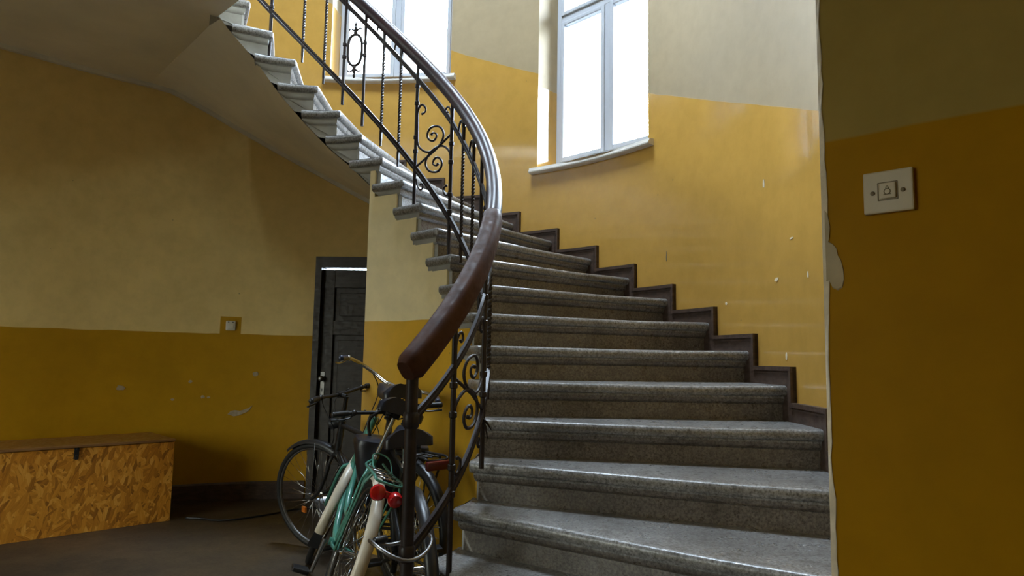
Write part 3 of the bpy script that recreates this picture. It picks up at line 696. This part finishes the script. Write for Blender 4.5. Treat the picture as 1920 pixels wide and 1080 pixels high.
def oval_panel(thc):
    zc = (zL(thc)+zU(thc))/2 + .035
    S = lambda s_, z_: P(thc - s_/RR/R(1), RR, zc + z_)
    mb = MB(); pts = []
    for i in range(36):
        a = 2*math.pi*i/36; c_, s_ = math.cos(a), math.sin(a); pts.append(S(.052*math.copysign(abs(c_)**.8, c_), .112*math.copysign(abs(s_)**.75, s_)))
    mb.tube(pts, .0100, 7, closed=True)
    for sg in (1, -1):
        q = S(0, sg*.112); mb.lathe([(.004, 0), (.012, .006), (.015, .016), (.008, .028), (.013, .036), (.012, .052), (.005, .06), (.010, .070), (.009, .080), (.003, .092)], q, (0, 0, sg), 8)
        for sx in (1, -1):
            mb.tube([S(0, sg*.135), S(sx*.018, sg*.148), S(sx*.034, sg*.158), S(sx*.046, sg*.152), S(sx*.050, sg*.140)], [.007, .007, .006, .005, .003], 6)
    rp('oval', mb, 'iron', 0)
# the repeating rhythm: scroll between two posts, two twisted bars, oval between two posts, two twisted bars
def tread_at(th): return top(max([0] + [k for k in range(NS) if TH_I[k] <= th]))
for thp, zb in ((119.6, 3.60), (103.6, 3.24), (54.2, 2.16), (38.6, 1.80), (-9.2, .70), (-25.0, .30)):
    cz = (zL(thp)+zU(thp))/2 - .01; lft = thp in (119.6, 54.2, -9.2)
    post(thp, zb, zH(thp)-.03, .0115, ((cz+.262, cz+.145, cz-.088, cz-.18) if lft else (cz+.18, cz+.062, cz-.145, cz-.25)))
scroll_panel(46.6, 2.5174); scroll_panel(111.4); scroll_panel(-17.0)
for a_, b_ in ((80.7, 73.9), (19.4, 12.8)):
    zc = (zL((a_+b_)/2)+zU((a_+b_)/2))/2 + .035
    for t in (a_, b_): post(t, zL(t)-.14, zH(t)-.03, .0105, (zc+.045, zc-.045))
    oval_panel((a_+b_)/2)
for t in (93.8, 87.0, 67.3, 60.8, 32.3, 25.8, 6.0, -0.8): twist(t)
lf = MB()   # leaf spray under the lower bar at the near scroll
q0 = P(-10.0, RR, zL(-10)-.02)
for dx, dz in ((-.02, -.07), (.0, -.10), (.03, -.09), (.045, -.05)): lf.tube([q0, q0 + Vector((dx*.6, -.01, dz*.4)), q0 + Vector((dx, -.01, dz))], [.007, .006, .0015], 6)
rp('leaf_spray', lf, 'iron', 0)

# ---------------------------------------------------------------- door in the left wall
dmid = 87.15; dd = 2.80
do, dlat, dout = frame_at(dmid, dd); roD = Matrix((dlat, dout, Vector((0, 0, 1)))).transposed()
DQ = lambda x, y, z: do + dlat*x + dout*y + Vector((0, 0, z))
dfm = MB(); DW = .49; FT = .055
for x0, x1, z0, z1 in ((-DW, -DW+FT, FL, 2.075), (DW-FT, DW, FL, 2.075), (-DW+FT, DW-FT, 1.978, 2.075)):
    dfm.box(DQ((x0+x1)/2, .05, (z0+z1)/2), x1-x0, .14, z1-z0, roD)
dr = struct('door_1', dfm, 'door'); dr['label'] = 'dark panelled wooden door beyond the stair, seen left of the drum wall'
ds = MB(); sl0, sl1 = -DW+FT-.004, DW-FT+.004; sw = sl1 - sl0; yF = .035; ztop = 1.962
def dbar(x0, x1, z0, z1, y0=.035, y1=.075): ds.box(DQ((x0+x1)/2, (y0+y1)/2, (z0+z1)/2), x1-x0, y1-y0, z1-z0, roD, 0, .003)
st = .115; rails_z = [(FL+.02, .20), (.98-.5+.07, .66), (1.36, 1.51), (1.83, ztop)]
dbar(sl0, sl0+st, FL+.01, ztop); dbar(sl1-st, sl1, FL+.01, ztop)
rails_z = [(FL+.01, .24), (1.375, 1.50), (1.80, ztop)]
for z0, z1 in rails_z: dbar(sl0+st, sl1-st, z0, z1)
leaf = link('door_leaf', ds, 'door', dr)
for z0, z1 in ((.24, 1.375), (1.50, 1.80)):
    pm = MB(); pm.box(DQ(0, .066, (z0+z1)/2), sw-2*st, .010, z1-z0, roD)
    pm.box(DQ(0, .058, (z0+z1)/2), sw-2*st-.09, .014, z1-z0-.09, roD, 0, .005); link('panel', pm, 'door', leaf)
hp = MB(); hx = sl0 + .040; hp.box(DQ(hx, .031, .94), .042, .008, .215, roD, 0, .003); hp.lathe([(.011, 0), (.011, .02), (.024, .028), (.027, .040), (.022, .052), (.008, .056)], DQ(hx-.004, .03, .985), -dout, 12)
hd = link('door_handle', hp, 'steel', dr); hd['label'] = 'worn steel knob and lock plate'
kh = MB(); kh.box(DQ(hx, .026, .885), .008, .003, .026, roD); link('keyhole', kh, 'black', hd)

# ---------------------------------------------------------------- wall switch (foreground), wall socket (far)
sw_b = RW + .1; 
swc = H(.003, 0, 0)
def on_right(b, z, out=0.): return H(.003+out, b, z)
sq = empty('light_switch', on_right(RW+.155, 1.51)); tag(sq, 'square ivory light switch with two screws on the near ochre wall', 'switch')
roR = Matrix((BX, -AX, Vector((0, 0, 1)))).transposed()
SWB, SWZ = None, None
def solve_right(px, py):   # point of the near wall plane seen at a pixel
    d = fw + rt*((px-960)/CAM_F) - up*((py-540)/CAM_F); c = Vector((0, 0, 1.19289)); t = ((H(.003, RW) - c).dot(AX))/d.dot(AX); q = c + d*t; return (q-C3).dot(BX), q.z
b_c, z_c = 2.978, 1.5245
sq.location = on_right(b_c, z_c)
pl = MB(); pl.box(on_right(b_c, z_c, .0055), .088, .011, .082, roR, 0, .003); par(link('cover_plate', pl, 'switch'), sq)
rk = MB(); rk.box(on_right(b_c, z_c+.001, .012), .030, .006, .031, roR, 0, .002); rko = par(link('rocker', rk, 'switch'), sq)
gp = MB()
for (bx_, bz_, sx_, sz_) in ((0, .0175, .035, .002), (0, -.0165, .035, .002), (-.0170, 0, .002, .034), (.0170, 0, .002, .034)): gp.box(on_right(b_c+bx_, z_c+bz_, .0112), sx_, .0012, sz_, roR)
par(link('gap', gp, 'print'), sq)
bl = MB()
ringp = [on_right(b_c + .0055*math.cos(a), z_c - .001 + .0055*math.sin(a), .0152) for a in np.linspace(0, 2*math.pi, 17)[:-1]]
bl.tube(ringp, .0008, 5, closed=True)
bl.tube([on_right(b_c-.0030, z_c+.0035, .0152), on_right(b_c-.0012, z_c+.0095, .0152), on_right(b_c+.0012, z_c+.0095, .0152), on_right(b_c+.0030, z_c+.0035, .0152)], .0007, 5)
bl.tube([on_right(b_c-.0065, z_c-.0065, .0152), on_right(b_c+.0065, z_c-.0065, .0152)], .0007, 5)
par(link('lamp_symbol', bl, 'print'), sq)
for sx in (-1, 1):
    sc_ = MB(); sc_.lathe([(.0042, 0), (.0042, .0016), (.003, .0022)], on_right(b_c + sx*.0265, z_c-.001, .0110), AX, 10); par(link('screw', sc_, 'print'), sq)

ss = MB(); thS = 111.1; so_, sl_, sout = frame_at(thS, RW); roS = Matrix((sl_, sout, Vector((0, 0, 1)))).transposed()
sko = empty('wall_socket', P(thS, RW, 1.433)); tag(sko, 'small white wall switch on an ochre square above the hall dado', 'switch')
ss.box(P(thS, RW-.009, 1.433), .078, .022, .082, roS, 0, .006); par(link('body', ss, 'socketw'), sko)
s2 = MB(); s2.box(P(thS, RW-.022, 1.428), .045, .010, .05, roS, 0, .004); par(link('rocker', s2, 'socketw'), sko)
for sx in (-1, 1):
    s3 = MB(); q = P(thS, RW-.020, 1.463) + sl_*(sx*.018); s3.box(q, .012, .004, .006, roS); par(link('screw', s3, 'black'), sko)


# ---------------------------------------------------------------- paint flakes
def arc_patch(name, parent, th0, z0, pts, mt, w_=.004, rr=RW):
    mb = MB(); blob(mb, pts, lambda u, v, k: P(th0 - u/rr/R(1), rr - .001 - k, z0 + v), w_); return link(name, mb, mt, parent)
arc_patch('paint_flake', wl, 110.8, .672, [(0, 0), (.025, .028), (.06, .035), (.10, .028), (.135, .040), (.165, .052), (.20, .075), (.185, .045), (.16, .020), (.12, .002), (.09, -.012), (.05, -.018), (.02, -.006)], 'chip')
for th0, z0, s_ in ((114.9, .822, .022), (114.0, .817, .016), (127.3, .90, .035), (106.5, 1.02, .03), (117, .95, .02), (119.5, .80, .015)):
    arc_patch('paint_flake', wl, th0, z0, [(s_*math.cos(a)*random.uniform(.6, 1.2), s_*math.sin(a)*random.uniform(.4, .9)) for a in np.linspace(0, 2*math.pi, 10)[:-1]], 'chip')
for th0, z0, s_, ln in ((29.2, 1.915, .006, .045), (2.6, 1.833, .035, .008), (6.2, 1.639, .03, .012), (8.6, 2.191, .012, .03), (4.4, 1.229, .012, .025), (17, 1.55, .01, .012), (-1, 1.62, .01, .02)):
    arc_patch('paint_flake', wb, th0, z0, [(s_*math.cos(a)*random.uniform(.5, 1.1), ln*math.sin(a)*random.uniform(.5, 1.1)) for a in np.linspace(0, 2*math.pi, 9)[:-1]], 'plaster' if th0 < 20 else 'print', .002)

# ---------------------------------------------------------------- strand board chest
e1 = Vector((.716, .698, 0)).normalized(); e2 = Vector((-e1.y, e1.x, 0)); bR = Vector((-2.513, 5.303, FL))
bw, bd, bh = 1.50, .56, .60
chest = empty('storage_chest', bR - e1*(bw/2) + e2*(bd/2)); chest.rotation_euler = (0, 0, math.atan2(e1.y, e1.x)); tag(chest, 'long strand board storage chest with black hasp, on the floor by the hall wall', 'chest')
def part_local(nm, mb, mt, root): o = link(nm, mb, mt, root); return o
for nm, c_, s3_ in (('front_panel', (0, -bd/2+.008, bh/2-.012), (bw, .016, bh-.024)), ('back_panel', (0, bd/2-.008, bh/2-.012), (bw, .016, bh-.024)), ('side_panel', (-bw/2+.008, 0, bh/2-.012), (.016, bd-.034, bh-.024)), ('side_panel', (bw/2-.008, 0, bh/2-.012), (.016, bd-.034, bh-.024)), ('bottom_panel', (0, 0, .02), (bw-.034, bd-.034, .016))):
    mb = MB(); mb.box(c_, *s3_, None, 0, .001); part_local(nm, mb, 'osb', chest)
mb = MB(); mb.box((0, -.004, bh-.011), bw+.006, bd+.012, .018, None, 0, .002); part_local('lid', mb, 'boxlid', chest)
mb = MB(); mb.box((-.06+.08-.03, -bd/2-.006, bh-.05), .030, .006, .095, None, 0, .002); mb.box((-.01, -bd/2-.012, bh-.085), .018, .012, .03, None, 0, .003); mb.lathe([(.007, 0), (.007, .012)], (-.01, -bd/2-.008, bh-.03), (0, -1, 0), 8); hs_ = part_local('hasp', mb, 'black', chest); hs_.location.x = .12

# cable on the floor along the wall
cb = MB(); cp = [uvp for uvp in [Vector((-2.42, 5.36, FL+.008)), Vector((-2.30, 5.35, FL+.008)), Vector((-2.15, 5.30, FL+.008)), Vector((-2.02, 5.36, FL+.008)), Vector((-1.86, 5.52, FL+.008)), Vector((-1.70, 5.72, FL+.008)), Vector((-1.55, 5.80, FL+.008))]]
cb.tube([Vector(q) for q in catmull([tuple(q) for q in cp], 6)], .007, 8); tag(link('cable', cb, 'black'), 'thin black cable lying on the floor beside the chest', 'cable')

# ---------------------------------------------------------------- bicycles
def bez(p, n=12): return [Vector(q) for q in catmull([tuple(x) for x in p], n)]
def make_bike(root, st):
    RWH = .345; WB = 1.06; fcol = st['frame']; fend = st['fender']
    hubR = Vector((0, 0, RWH)); hubF = Vector((WB, 0, RWH)); BB = Vector((.44, 0, .285)); sty = .24
    seatT = Vector((.265, 0, .78)); headB = Vector((.865, 0, .63)); headT = Vector((.80, 0, .84)) + Vector((-.296, 0, .955))*st.get('headup', 0.)
    def L(nm, mb, mt, parent=root, sharp=45):
        o = link(nm, mb, mt, parent)
        if sharp: o.data.set_sharp_from_angle(angle=R(sharp))
        return o
    def add_wheel(nm, c, parent_steer=None):
        T = (lambda q: q) if parent_steer is None else parent_steer
        rim = MB(); ring = [T(c + Vector((math.cos(a), 0, math.sin(a)))*.312) for a in np.linspace(0, 2*math.pi, 49)[:-1]]
        rim.tube(ring, .011, 8, closed=True)
        o = L(nm, rim, 'steel')
        ty = MB(); ring = [T(c + Vector((math.cos(a), 0, math.sin(a)))*.327) for a in np.linspace(0, 2*math.pi, 57)[:-1]]; ty.tube(ring, .0185, 10, closed=True); L('tyre', ty, 'rubber', o)
        sp = MB()
        for i in range(32):
            a = 2*math.pi*i/32; sd_ = 1 if i % 2 else -1; b_ = a + (.35 if i % 4 < 2 else -.35)
            sp.tube([T(c + Vector((.022*math.cos(b_), sd_*.032, .022*math.sin(b_)))), T(c + Vector((.305*math.cos(a), 0, .305*math.sin(a))))], .0012, 4)
        q = L('spokes', sp, 'chrome', o, 0)
        hb = MB(); ax = (T(c + Vector((0, 1, 0))) - T(c)).normalized(); hb.lathe([(.006, -.065), (.006, -.045), (.024, -.036), (.024, -.030), (.014, -.026), (.014, .026), (.024, .030), (.024, .036), (.006, .045), (.006, .065)], T(c), ax, 12); L('hub', hb, 'chrome', o)
        if st.get('amber'):
            am = MB(); q_ = c + Vector((math.cos(st['amber']), 0, math.sin(st['amber'])))*.15; am.box(T(q_), .05, .012, .035); L('spoke_reflector', am, 'amber', o, 0)
        return o
    steer = st.get('steer', 0.); axs = (headT - headB).normalized(); mS = Matrix.Translation(headB) @ Matrix.Rotation(steer, 4, axs) @ Matrix.Translation(-headB)
    T = lambda q: mS @ Vector(q)
    add_wheel('rear_wheel', hubR); add_wheel('front_wheel', hubF, T)
    f = MB(); tr = .0155
    f.tube([BB, seatT], .016, 10); f.tube([headB - axs*.01, headT], .021, 12)
    if st['style'] == 'step':
        f.tube(bez([headB + axs*.03, Vector((.74, 0, .47)), Vector((.60, 0, .335)), BB]), .0175, 10)
        f.tube(bez([headT - axs*.05, Vector((.66, 0, .60)), Vector((.52, 0, .46)), Vector((.385, 0, .44))]), .0155, 10)
    else:
        f.tube([headT - axs*.03, seatT - Vector((-.01, 0, .03))], .0155, 10); f.tube([headB + axs*.02, BB], .018, 10)
    f.lathe([(.021, -.036), (.021, .036)], BB, (0, 1, 0), 12)
    for s_ in (1, -1):
        f.tube(bez([BB + Vector((-.02, s_*.022, 0)), Vector((.22, s_*.045, .31)), hubR + Vector((0, s_*.058, 0))], 6), .0085, 8)
        f.tube(bez([seatT + Vector((0, s_*.012, -.05)), Vector((.16, s_*.045, .60)), hubR + Vector((0, s_*.058, 0))], 6), .0075, 8)
    L('frame', f, fcol)
    fk = MB()
    for s_ in (1, -1): fk.tube([T(q) for q in bez([headB + Vector((0, s_*.02, 0)), headB + Vector((.012, s_*.050, -.03)), Vector((.92, s_*.056, .50)), Vector((.985, s_*.056, .40)), hubF + Vector((0, s_*.056, 0))], 5)], .0115, 8)
    fk.tube([T(headB + Vector((0, s_*.03, .0))) for s_ in (1, -1)], .015, 8); L('fork', fk, fcol)
    # mudguards
    def fender(nm, c, a0, a1, TT, flap=True):
        mb = MB(); prof = [(-.029, -.016), (-.026, -.003), (-.015, .005), (0, .008), (.015, .005), (.026, -.003), (.029, -.016), (.025, -.005), (.014, .002), (0, .005), (-.014, .002), (-.025, -.005)]
        n = 30; vs = []
        for i in range(n+1):
            a = R(a0 + (a1-a0)*i/n); er = Vector((math.cos(a), 0, math.sin(a)))
            for (y, r_) in prof: vs.append(TT(c + er*(.362 + r_) + Vector((0, y, 0))))
        k = len(prof); mb.add(vs, [(i*k+j, i*k+(j+1) % k, (i+1)*k+(j+1) % k, (i+1)*k+j) for i in range(n) for j in range(k)], 0, True)
        o = L(nm, mb, fend, root, 50)
        sy = MB()
        for s_ in (1, -1):
            for aa in ((a0*.7 + a1*.3), (a0*.2 + a1*.8)):
                er = Vector((math.cos(R(aa)), 0, math.sin(R(aa)))); sy.tube([TT(c + Vector((0, s_*.055, 0))), TT(c + er*.352 + Vector((0, s_*.029, 0)))], .0022, 5)
        L('fender_stay', sy, 'steel', o, 0)
        if flap:
            fl = MB(); a = R(a1); er = Vector((math.cos(a), 0, math.sin(a))); tg = Vector((-math.sin(a), 0, math.cos(a)))
            p0 = [TT(c + er*.362 + Vector((0, y, 0))) for y in (-.026, .026)]; p1 = [TT(c + er*.372 + tg*.08 + Vector((0, y, 0))) for y in (.034, -.034)]
            nrm = Vector((0, 0, 0)) + er*.004
            fl.add(p0 + p1 + [q + nrm for q in p0 + p1], [(0, 1, 2, 3), (4, 7, 6, 5), (0, 4, 5, 1), (1, 5, 6, 2), (2, 6, 7, 3), (3, 7, 4, 0)]); L('mud_flap', fl, 'black', o, 0)
    fender('rear_fender', hubR, 20, st.get('rf_end', 205), lambda q: q); fender('front_fender', hubF, 55, 196, T)
    # seat post and saddle
    sp = MB(); sdir = (seatT - BB).normalized(); spT = seatT + sdir*st['post']; sp.tube([seatT - sdir*.02, spT], .0125, 10); sp.lathe([(.0205, -.012), (.0205, .012)], seatT, sdir, 12); L('seat_post', sp, 'chrome')
    sc = spT + Vector((.0, 0, .045)); sd_ = MB(); nX, nY = 12, 11; vs = []; kx = st.get('saddle_k', 1.)
    for lay in (0, 1):
        for i in range(nX+1):
            t = i/nX; x = -.13 + .27*t; hwid = (.105*kx*(1-t)**.8*(1 - .0*(t)) + .021) * (1 if t > .08 else .82)
            for j in range(nY+1):
                y = (j/nY*2 - 1); zz = .03*(1-abs(y)**2.6) + .018*math.cos(t*math.pi*2)*.6 - .022*abs(y)**2*(1-t) + (.012*(1-t)*(1 - math.exp(-(y/.25)**2)))
                if lay: zz = -.028 - .012*(1-t) + .010*(1 - abs(y))
                vs.append(sc + Vector((x, y*hwid, zz)))
    st_ = (nX+1)*(nY+1); fs = []
    for i in range(nX):
        for j in range(nY):
            a_ = i*(nY+1)+j; fs.append((a_, a_+nY+1, a_+nY+2, a_+1)); fs.append((st_+a_, st_+a_+1, st_+a_+nY+2, st_+a_+nY+1))
    for i in range(nX):
        for j in (0, nY): a_ = i*(nY+1)+j; fs.append((a_, a_+nY+1, st_+a_+nY+1, st_+a_))
    for j in range(nY):
        for i in (0, nX): a_ = i*(nY+1)+j; fs.append((a_, a_+1, st_+a_+1, st_+a_))
    sd_.add(vs, fs, 0, True); so = L('saddle', sd_, 'vinyl', root, 60)
    rl = MB()
    for s_ in (1, -1):
        rl.tube([sc + Vector((-.09, s_*.04, -.03)), sc + Vector((-.04, s_*.022, -.052)), sc + Vector((.05, s_*.02, -.05)), sc + Vector((.11, s_*.012, -.02))], .0035, 6)
        rl.lathe([(.016, 0), (.019, .008), (.016, .014), (.019, .022), (.016, .028), (.019, .036), (.016, .044)], sc + Vector((-.085, s_*.045, -.075)), (0, 0, 1), 10)
    rl.box(spT, .035, .05, .03, None, 0, .004); L('saddle_spring', rl, 'black', so, 30)
    # handlebar
    hb = MB(); stem_t = headT + axs*st['stem']; ctr = stem_t + Vector((st.get('reach', .05), 0, .01))
    stm = MB(); stm.tube([T(headT), T(stem_t)], .0135, 10); stm.tube([T(stem_t - axs*.005), T(ctr)], .0145, 10); stm.lathe([(.02, -.022), (.02, .022)], T(ctr), (T(ctr + Vector((0, 1, 0))) - T(ctr)).normalized(), 12); L('stem', stm, st['bar'])
    if st['style'] == 'step': half = [(0, 0, 0), (.02, .05, .01), (.045, .12, .03), (.02, .21, .045), (-.07, .265, .045), (-.15, .285, .035), (-.25, .295, .02)]
    else: half = [(0, 0, 0), (.0, .08, .004), (-.01, .17, .012), (-.03, .25, .016), (-.055, .31, .016)]
    for s_ in (1, -1):
        c_ = [T(ctr + Vector((x, s_*y, z))) for x, y, z in catmull(half, 5)]; hb.tube(c_, .0112, 10)
    hbo = L('handlebar', hb, st['bar'])
    for s_ in (1, -1):
        c_ = [T(ctr + Vector((x, s_*y, z))) for x, y, z in catmull(half, 5)]; n = len(c_); g0 = int(n*(.80 if st['style'] == 'step' else .66))
        gm = MB(); gm.tube([c_[g0]] + c_[g0:] + [c_[-1] + (c_[-1]-c_[-2]).normalized()*.006], [.014] + [.0165]*(n-g0) + [.011], 10); L('grip', gm, st['grip'], hbo, 60)
        bl_ = MB(); d_ = (c_[-1]-c_[g0]).normalized(); p0 = c_[max(g0-2, 0)]; dn = Vector((.0, 0, -1)); fwd = (T(Vector((1, 0, 0))) - T(Vector((0, 0, 0)))).normalized()
        bl_.ball(p0, .018, .018, .018, seg=10, rings=6); off_ = (fwd*.6 + dn*.7).normalized() if st['style'] != 'step' else (dn*.8 + Vector((0, s_*.5, 0)))
        bl_.tube([p0, p0 + off_*.035 + d_*.02, p0 + off_*.045 + d_*.07, p0 + off_*.040 + d_*.14], [.007, .006, .005, .006], 7); L('brake_lever', bl_, 'chrome' if st['style'] == 'step' else 'black', hbo, 50)
    ca = MB()
    for s_ in (1, -1): ca.tube([T(q) for q in bez([ctr + Vector((.03, s_*.12, .02)), ctr + Vector((.10, s_*.05, -.06)), headT + Vector((.05, s_*.03, -.06)), headB + Vector((.04, s_*.01, .03))], 6)], .003, 6)
    L('brake_cable', ca, 'black', hbo, 0)
    lm = MB(); lc = T(headT + Vector((.075, 0, -.02))); lm.lathe([(.012, -.05), (.028, -.03), (.036, 0), (.036, .012), (.030, .016)], lc, (T(Vector((1, 0, 0))) - T(Vector((0, 0, 0)))).normalized(), 14); L('headlamp', lm, 'black' if st['style'] != 'step' else 'chrome')
    # cranks, pedals, chain case
    ca_ = R(st.get('crank', 25)); cv = Vector((math.cos(ca_), 0, math.sin(ca_)))*.17
    for s_ in (1, -1):
        e_ = BB + cv*s_ + Vector((0, s_*.075, 0)); cr = MB(); cr.tube([BB + Vector((0, s_*.058, 0)), e_], [.013, .010], 8); cr.tube([e_, e_ + Vector((0, s_*.035, 0))], .008, 8); co_ = L('crank', cr, 'steel')
        pd = MB(); pc = e_ + Vector((0, s_*.055, 0)); pd.box(pc, .085, .085, .022, None, 0, .006); L('pedal', pd, 'black', root)
    cg = MB(); ring = []
    for i in range(20): a = 2*math.pi*i/20; ring.append(Vector((math.cos(a), 0, math.sin(a))))
    cr_ = MB(); cr_.lathe([(.085, -.003), (.092, 0), (.085, .003)], BB + Vector((0, -.045, 0)), (0, 1, 0), 30); L('chainring', cr_, 'steel')
    for zz in (.088, -.088):
        cg.tube([BB + Vector((0, -.045, zz)), hubR + Vector((0, -.045, zz*.42))], .005, 5)
    if st['chaincase']:
        cg.tube(bez([BB + Vector((.10, -.045, 0)), BB + Vector((.05, -.045, .095)), Vector((.2, -.045, .405)), Vector((-.06, -.045, .39)), Vector((-.06, -.045, .30)), Vector((.2, -.045, .225)), BB + Vector((.05, -.045, -.1)), BB + Vector((.10, -.045, 0))], 5), .016, 8)
    L('chain', cg, 'black', root)
    if st.get('norack'): return
    # rack
    rk = MB(); rz = .74; x0, x1 = .17, -.27; y_ = .060
    rk.tube(bez([(x0, y_*.5, rz+.02), (x0-.06, y_, rz), (-.1, y_*1.05, rz), (x1+.03, y_*1.1, rz), (x1, y_*.8, rz-.012), (x1, -y_*.8, rz-.012), (x1+.03, -y_*1.1, rz), (-.1, -y_*1.05, rz), (x0-.06, -y_, rz), (x0, -y_*.5, rz+.02)], 5), .0062, 8)
    for s_ in (1, -1):
        rk.tube([Vector((-.19, s_*y_*1.1, rz)), Vector((-.17, s_*.085, rz-.05)), hubR + Vector((0, s_*.068, 0))], .0065, 8)
        rk.tube([Vector((-.06, s_*y_, rz)), Vector((-.05, s_*.08, rz-.05)), hubR + Vector((0.0, s_*.068, 0))], .005, 8)
    rko = L('rack', rk, st['rack'])
    rb = MB()
    for xx in (-.22, -.12, -.02, .08): rb.tube([Vector((xx, -y_, rz)), Vector((xx, y_, rz))], .0045, 6)
    for yy in (-.02, .02): rb.tube([Vector((x1+.02, yy, rz)), Vector((x0-.03, yy, rz))], .004, 6)
    L('rack_bar', rb, 'chrome' if st['style'] == 'step' else 'black', rko, 0)
    cl = MB(); cl.tube(bez([(-.05, -.045, rz+.01), (-.0, -.048, rz+.02), (.1, -.045, rz+.05), (.14, -.02, rz+.062), (.14, .02, rz+.062), (.1, .045, rz+.05), (-.0, .048, rz+.02), (-.05, .045, rz+.01)], 4), .004, 6); L('spring_clip', cl, st['rack'], rko, 0)
    # rear lights
    if st['style'] == 'step':
        a = MB(); a.lathe([(.020, -.018), (.034, -.014), (.036, 0), (.030, .010), (.012, .014)], Vector((-.315, .040, rz-.055)), (-1, 0, .1), 16); a.box(Vector((-.30, .002, rz-.055)), .02, .05, .03, None, 0, .004); L('rear_reflector', a, 'red')
        b = MB(); b.lathe([(.022, -.03), (.032, -.022), (.034, 0), (.028, .012), (.010, .018)], Vector((-.315, -.045, rz-.065)), (-1, -.2, -.25), 16); L('rear_light', b, 'red')
    else:
        a = MB(); a.box(Vector((-.29, 0, rz-.035)), .03, .16, .045, None, 0, .008); L('rear_reflector', a, 'darkred')
        rg = MB(); rg.tube([seatT + Vector((-.10, .075*math.cos(t), -.14 + .085*math.sin(t))) for t in np.linspace(-.9, 4.1, 20)], .008, 8); L('ring_lock', rg, 'steel', root)
def place_bike(root, rear, front, lean):
    h = Vector((front[0]-rear[0], front[1]-rear[1], 0)).normalized(); yaw = math.atan2(h.y, h.x)
    root.matrix_world = Matrix.Translation((rear[0], rear[1], FL)) @ Matrix.Rotation(yaw, 4, 'Z') @ Matrix.Rotation(lean, 4, 'X')
BG = 'bicycles at the foot of the stairs'
b1 = empty('bicycle'); tag(b1, 'mint green bicycle with cream mudguards and two red rear lights beside the newel post', 'bicycle', BG)
make_bike(b1, dict(style='step', frame='mint', fender='creamfender', bar='chrome', grip='grip', rack='mint', chaincase=False, post=.235, stem=.20, headup=.11, steer=R(-13), crank=-114, rf_end=188))
place_bike(b1, (-.850, 3.298), (-1.192, 4.301), R(20))
b2 = empty('bicycle'); tag(b2, 'black bicycle farthest back, orange reflector in its front wheel near the door', 'bicycle', BG)
make_bike(b2, dict(style='diamond', frame='black', fender='black', bar='black', grip='black', rack='black', chaincase=True, post=.24, stem=.16, steer=R(24), crank=60, amber=R(322)))
place_bike(b2, (-.52, 3.77), (-1.20, 4.595), R(-1))
b3 = empty('bicycle'); tag(b3, 'black bicycle without a rack, squeezed between the newel post and the lower steps', 'bicycle', BG)
make_bike(b3, dict(style='diamond', frame='black', fender='black', bar='black', grip='black', rack='black', chaincase=True, post=.10, stem=.15, steer=R(3), crank=-20, norack=True))
place_bike(b3, (-.365, 3.12), (-.70, 4.135), R(-4)); b3.scale = (.95, .95, .95)
# bag wedged behind the handlebar of the green bicycle
bg_ = MB(); 
def ringq(cx, cy, cz, sx, sy, k=16): return [Vector((cx + sx*math.copysign(abs(math.cos(2*math.pi*i/k))**.45, math.cos(2*math.pi*i/k)), cy + sy*math.copysign(abs(math.sin(2*math.pi*i/k))**.45, math.sin(2*math.pi*i/k)), cz)) for i in range(k)]
lv = [(0, -.34, .05, .06), (0, -.31, .075, .075), (0, -.16, .11, .10), (0, -.03, .135, .115), (0, -.006, .130, .11), (0, .004, .10, .085), (.01, .010, .03, .03)]
vs = [];
for cx_, cz_, sx_, sy_ in lv: vs += ringq(cx_, 0, cz_, sx_, sy_)
bg_.add(vs, [(i*16+k, i*16+(k+1) % 16, (i+1)*16+(k+1) % 16, (i+1)*16+k) for i in range(len(lv)-1) for k in range(16)] + [tuple(range(16))[::-1], tuple((len(lv)-1)*16+k for k in range(16))], 0, True)
bag = empty('bag', (-.63, 3.80, .745)); bag.rotation_euler = (R(4), R(8), R(18)); tag(bag, 'black vinyl bag slung in the frame of the green bicycle', 'bag')
bag.scale = (1.5, 1.05, 1.05)
link('body', bg_, 'vinyl', bag).data.set_sharp_from_angle(angle=R(50))
sp_ = MB(); sp_.tube(bez([(-.08, .02, 0), (-.09, .03, .09), (-.02, .03, .15), (.06, .02, .09), (.07, .02, 0)], 5), .007, 6); link('strap', sp_, 'black', bag)
# cable lock looped round the newel
lk = MB(); lc = Vector((-.40, 2.68, .49)); lk.tube([lc + Vector((.115*math.cos(t), .115*math.sin(t), .025*math.sin(t*2+.6))) for t in np.linspace(0, 2*math.pi, 33)[:-1]], .0075, 8, closed=True)
lko = empty('cable_lock', lc); tag(lko, 'grey cable lock looped round the newel post and the green bicycle', 'lock'); par(link('loop', lk, 'steel'), lko)
lb = MB(); lb.lathe([(.012, -.03), (.015, -.026), (.015, .026), (.012, .03)], lc + Vector((-.09, .07, .0)), (.6, .8, 0), 12); par(link('lock_barrel', lb, 'black'), lko)
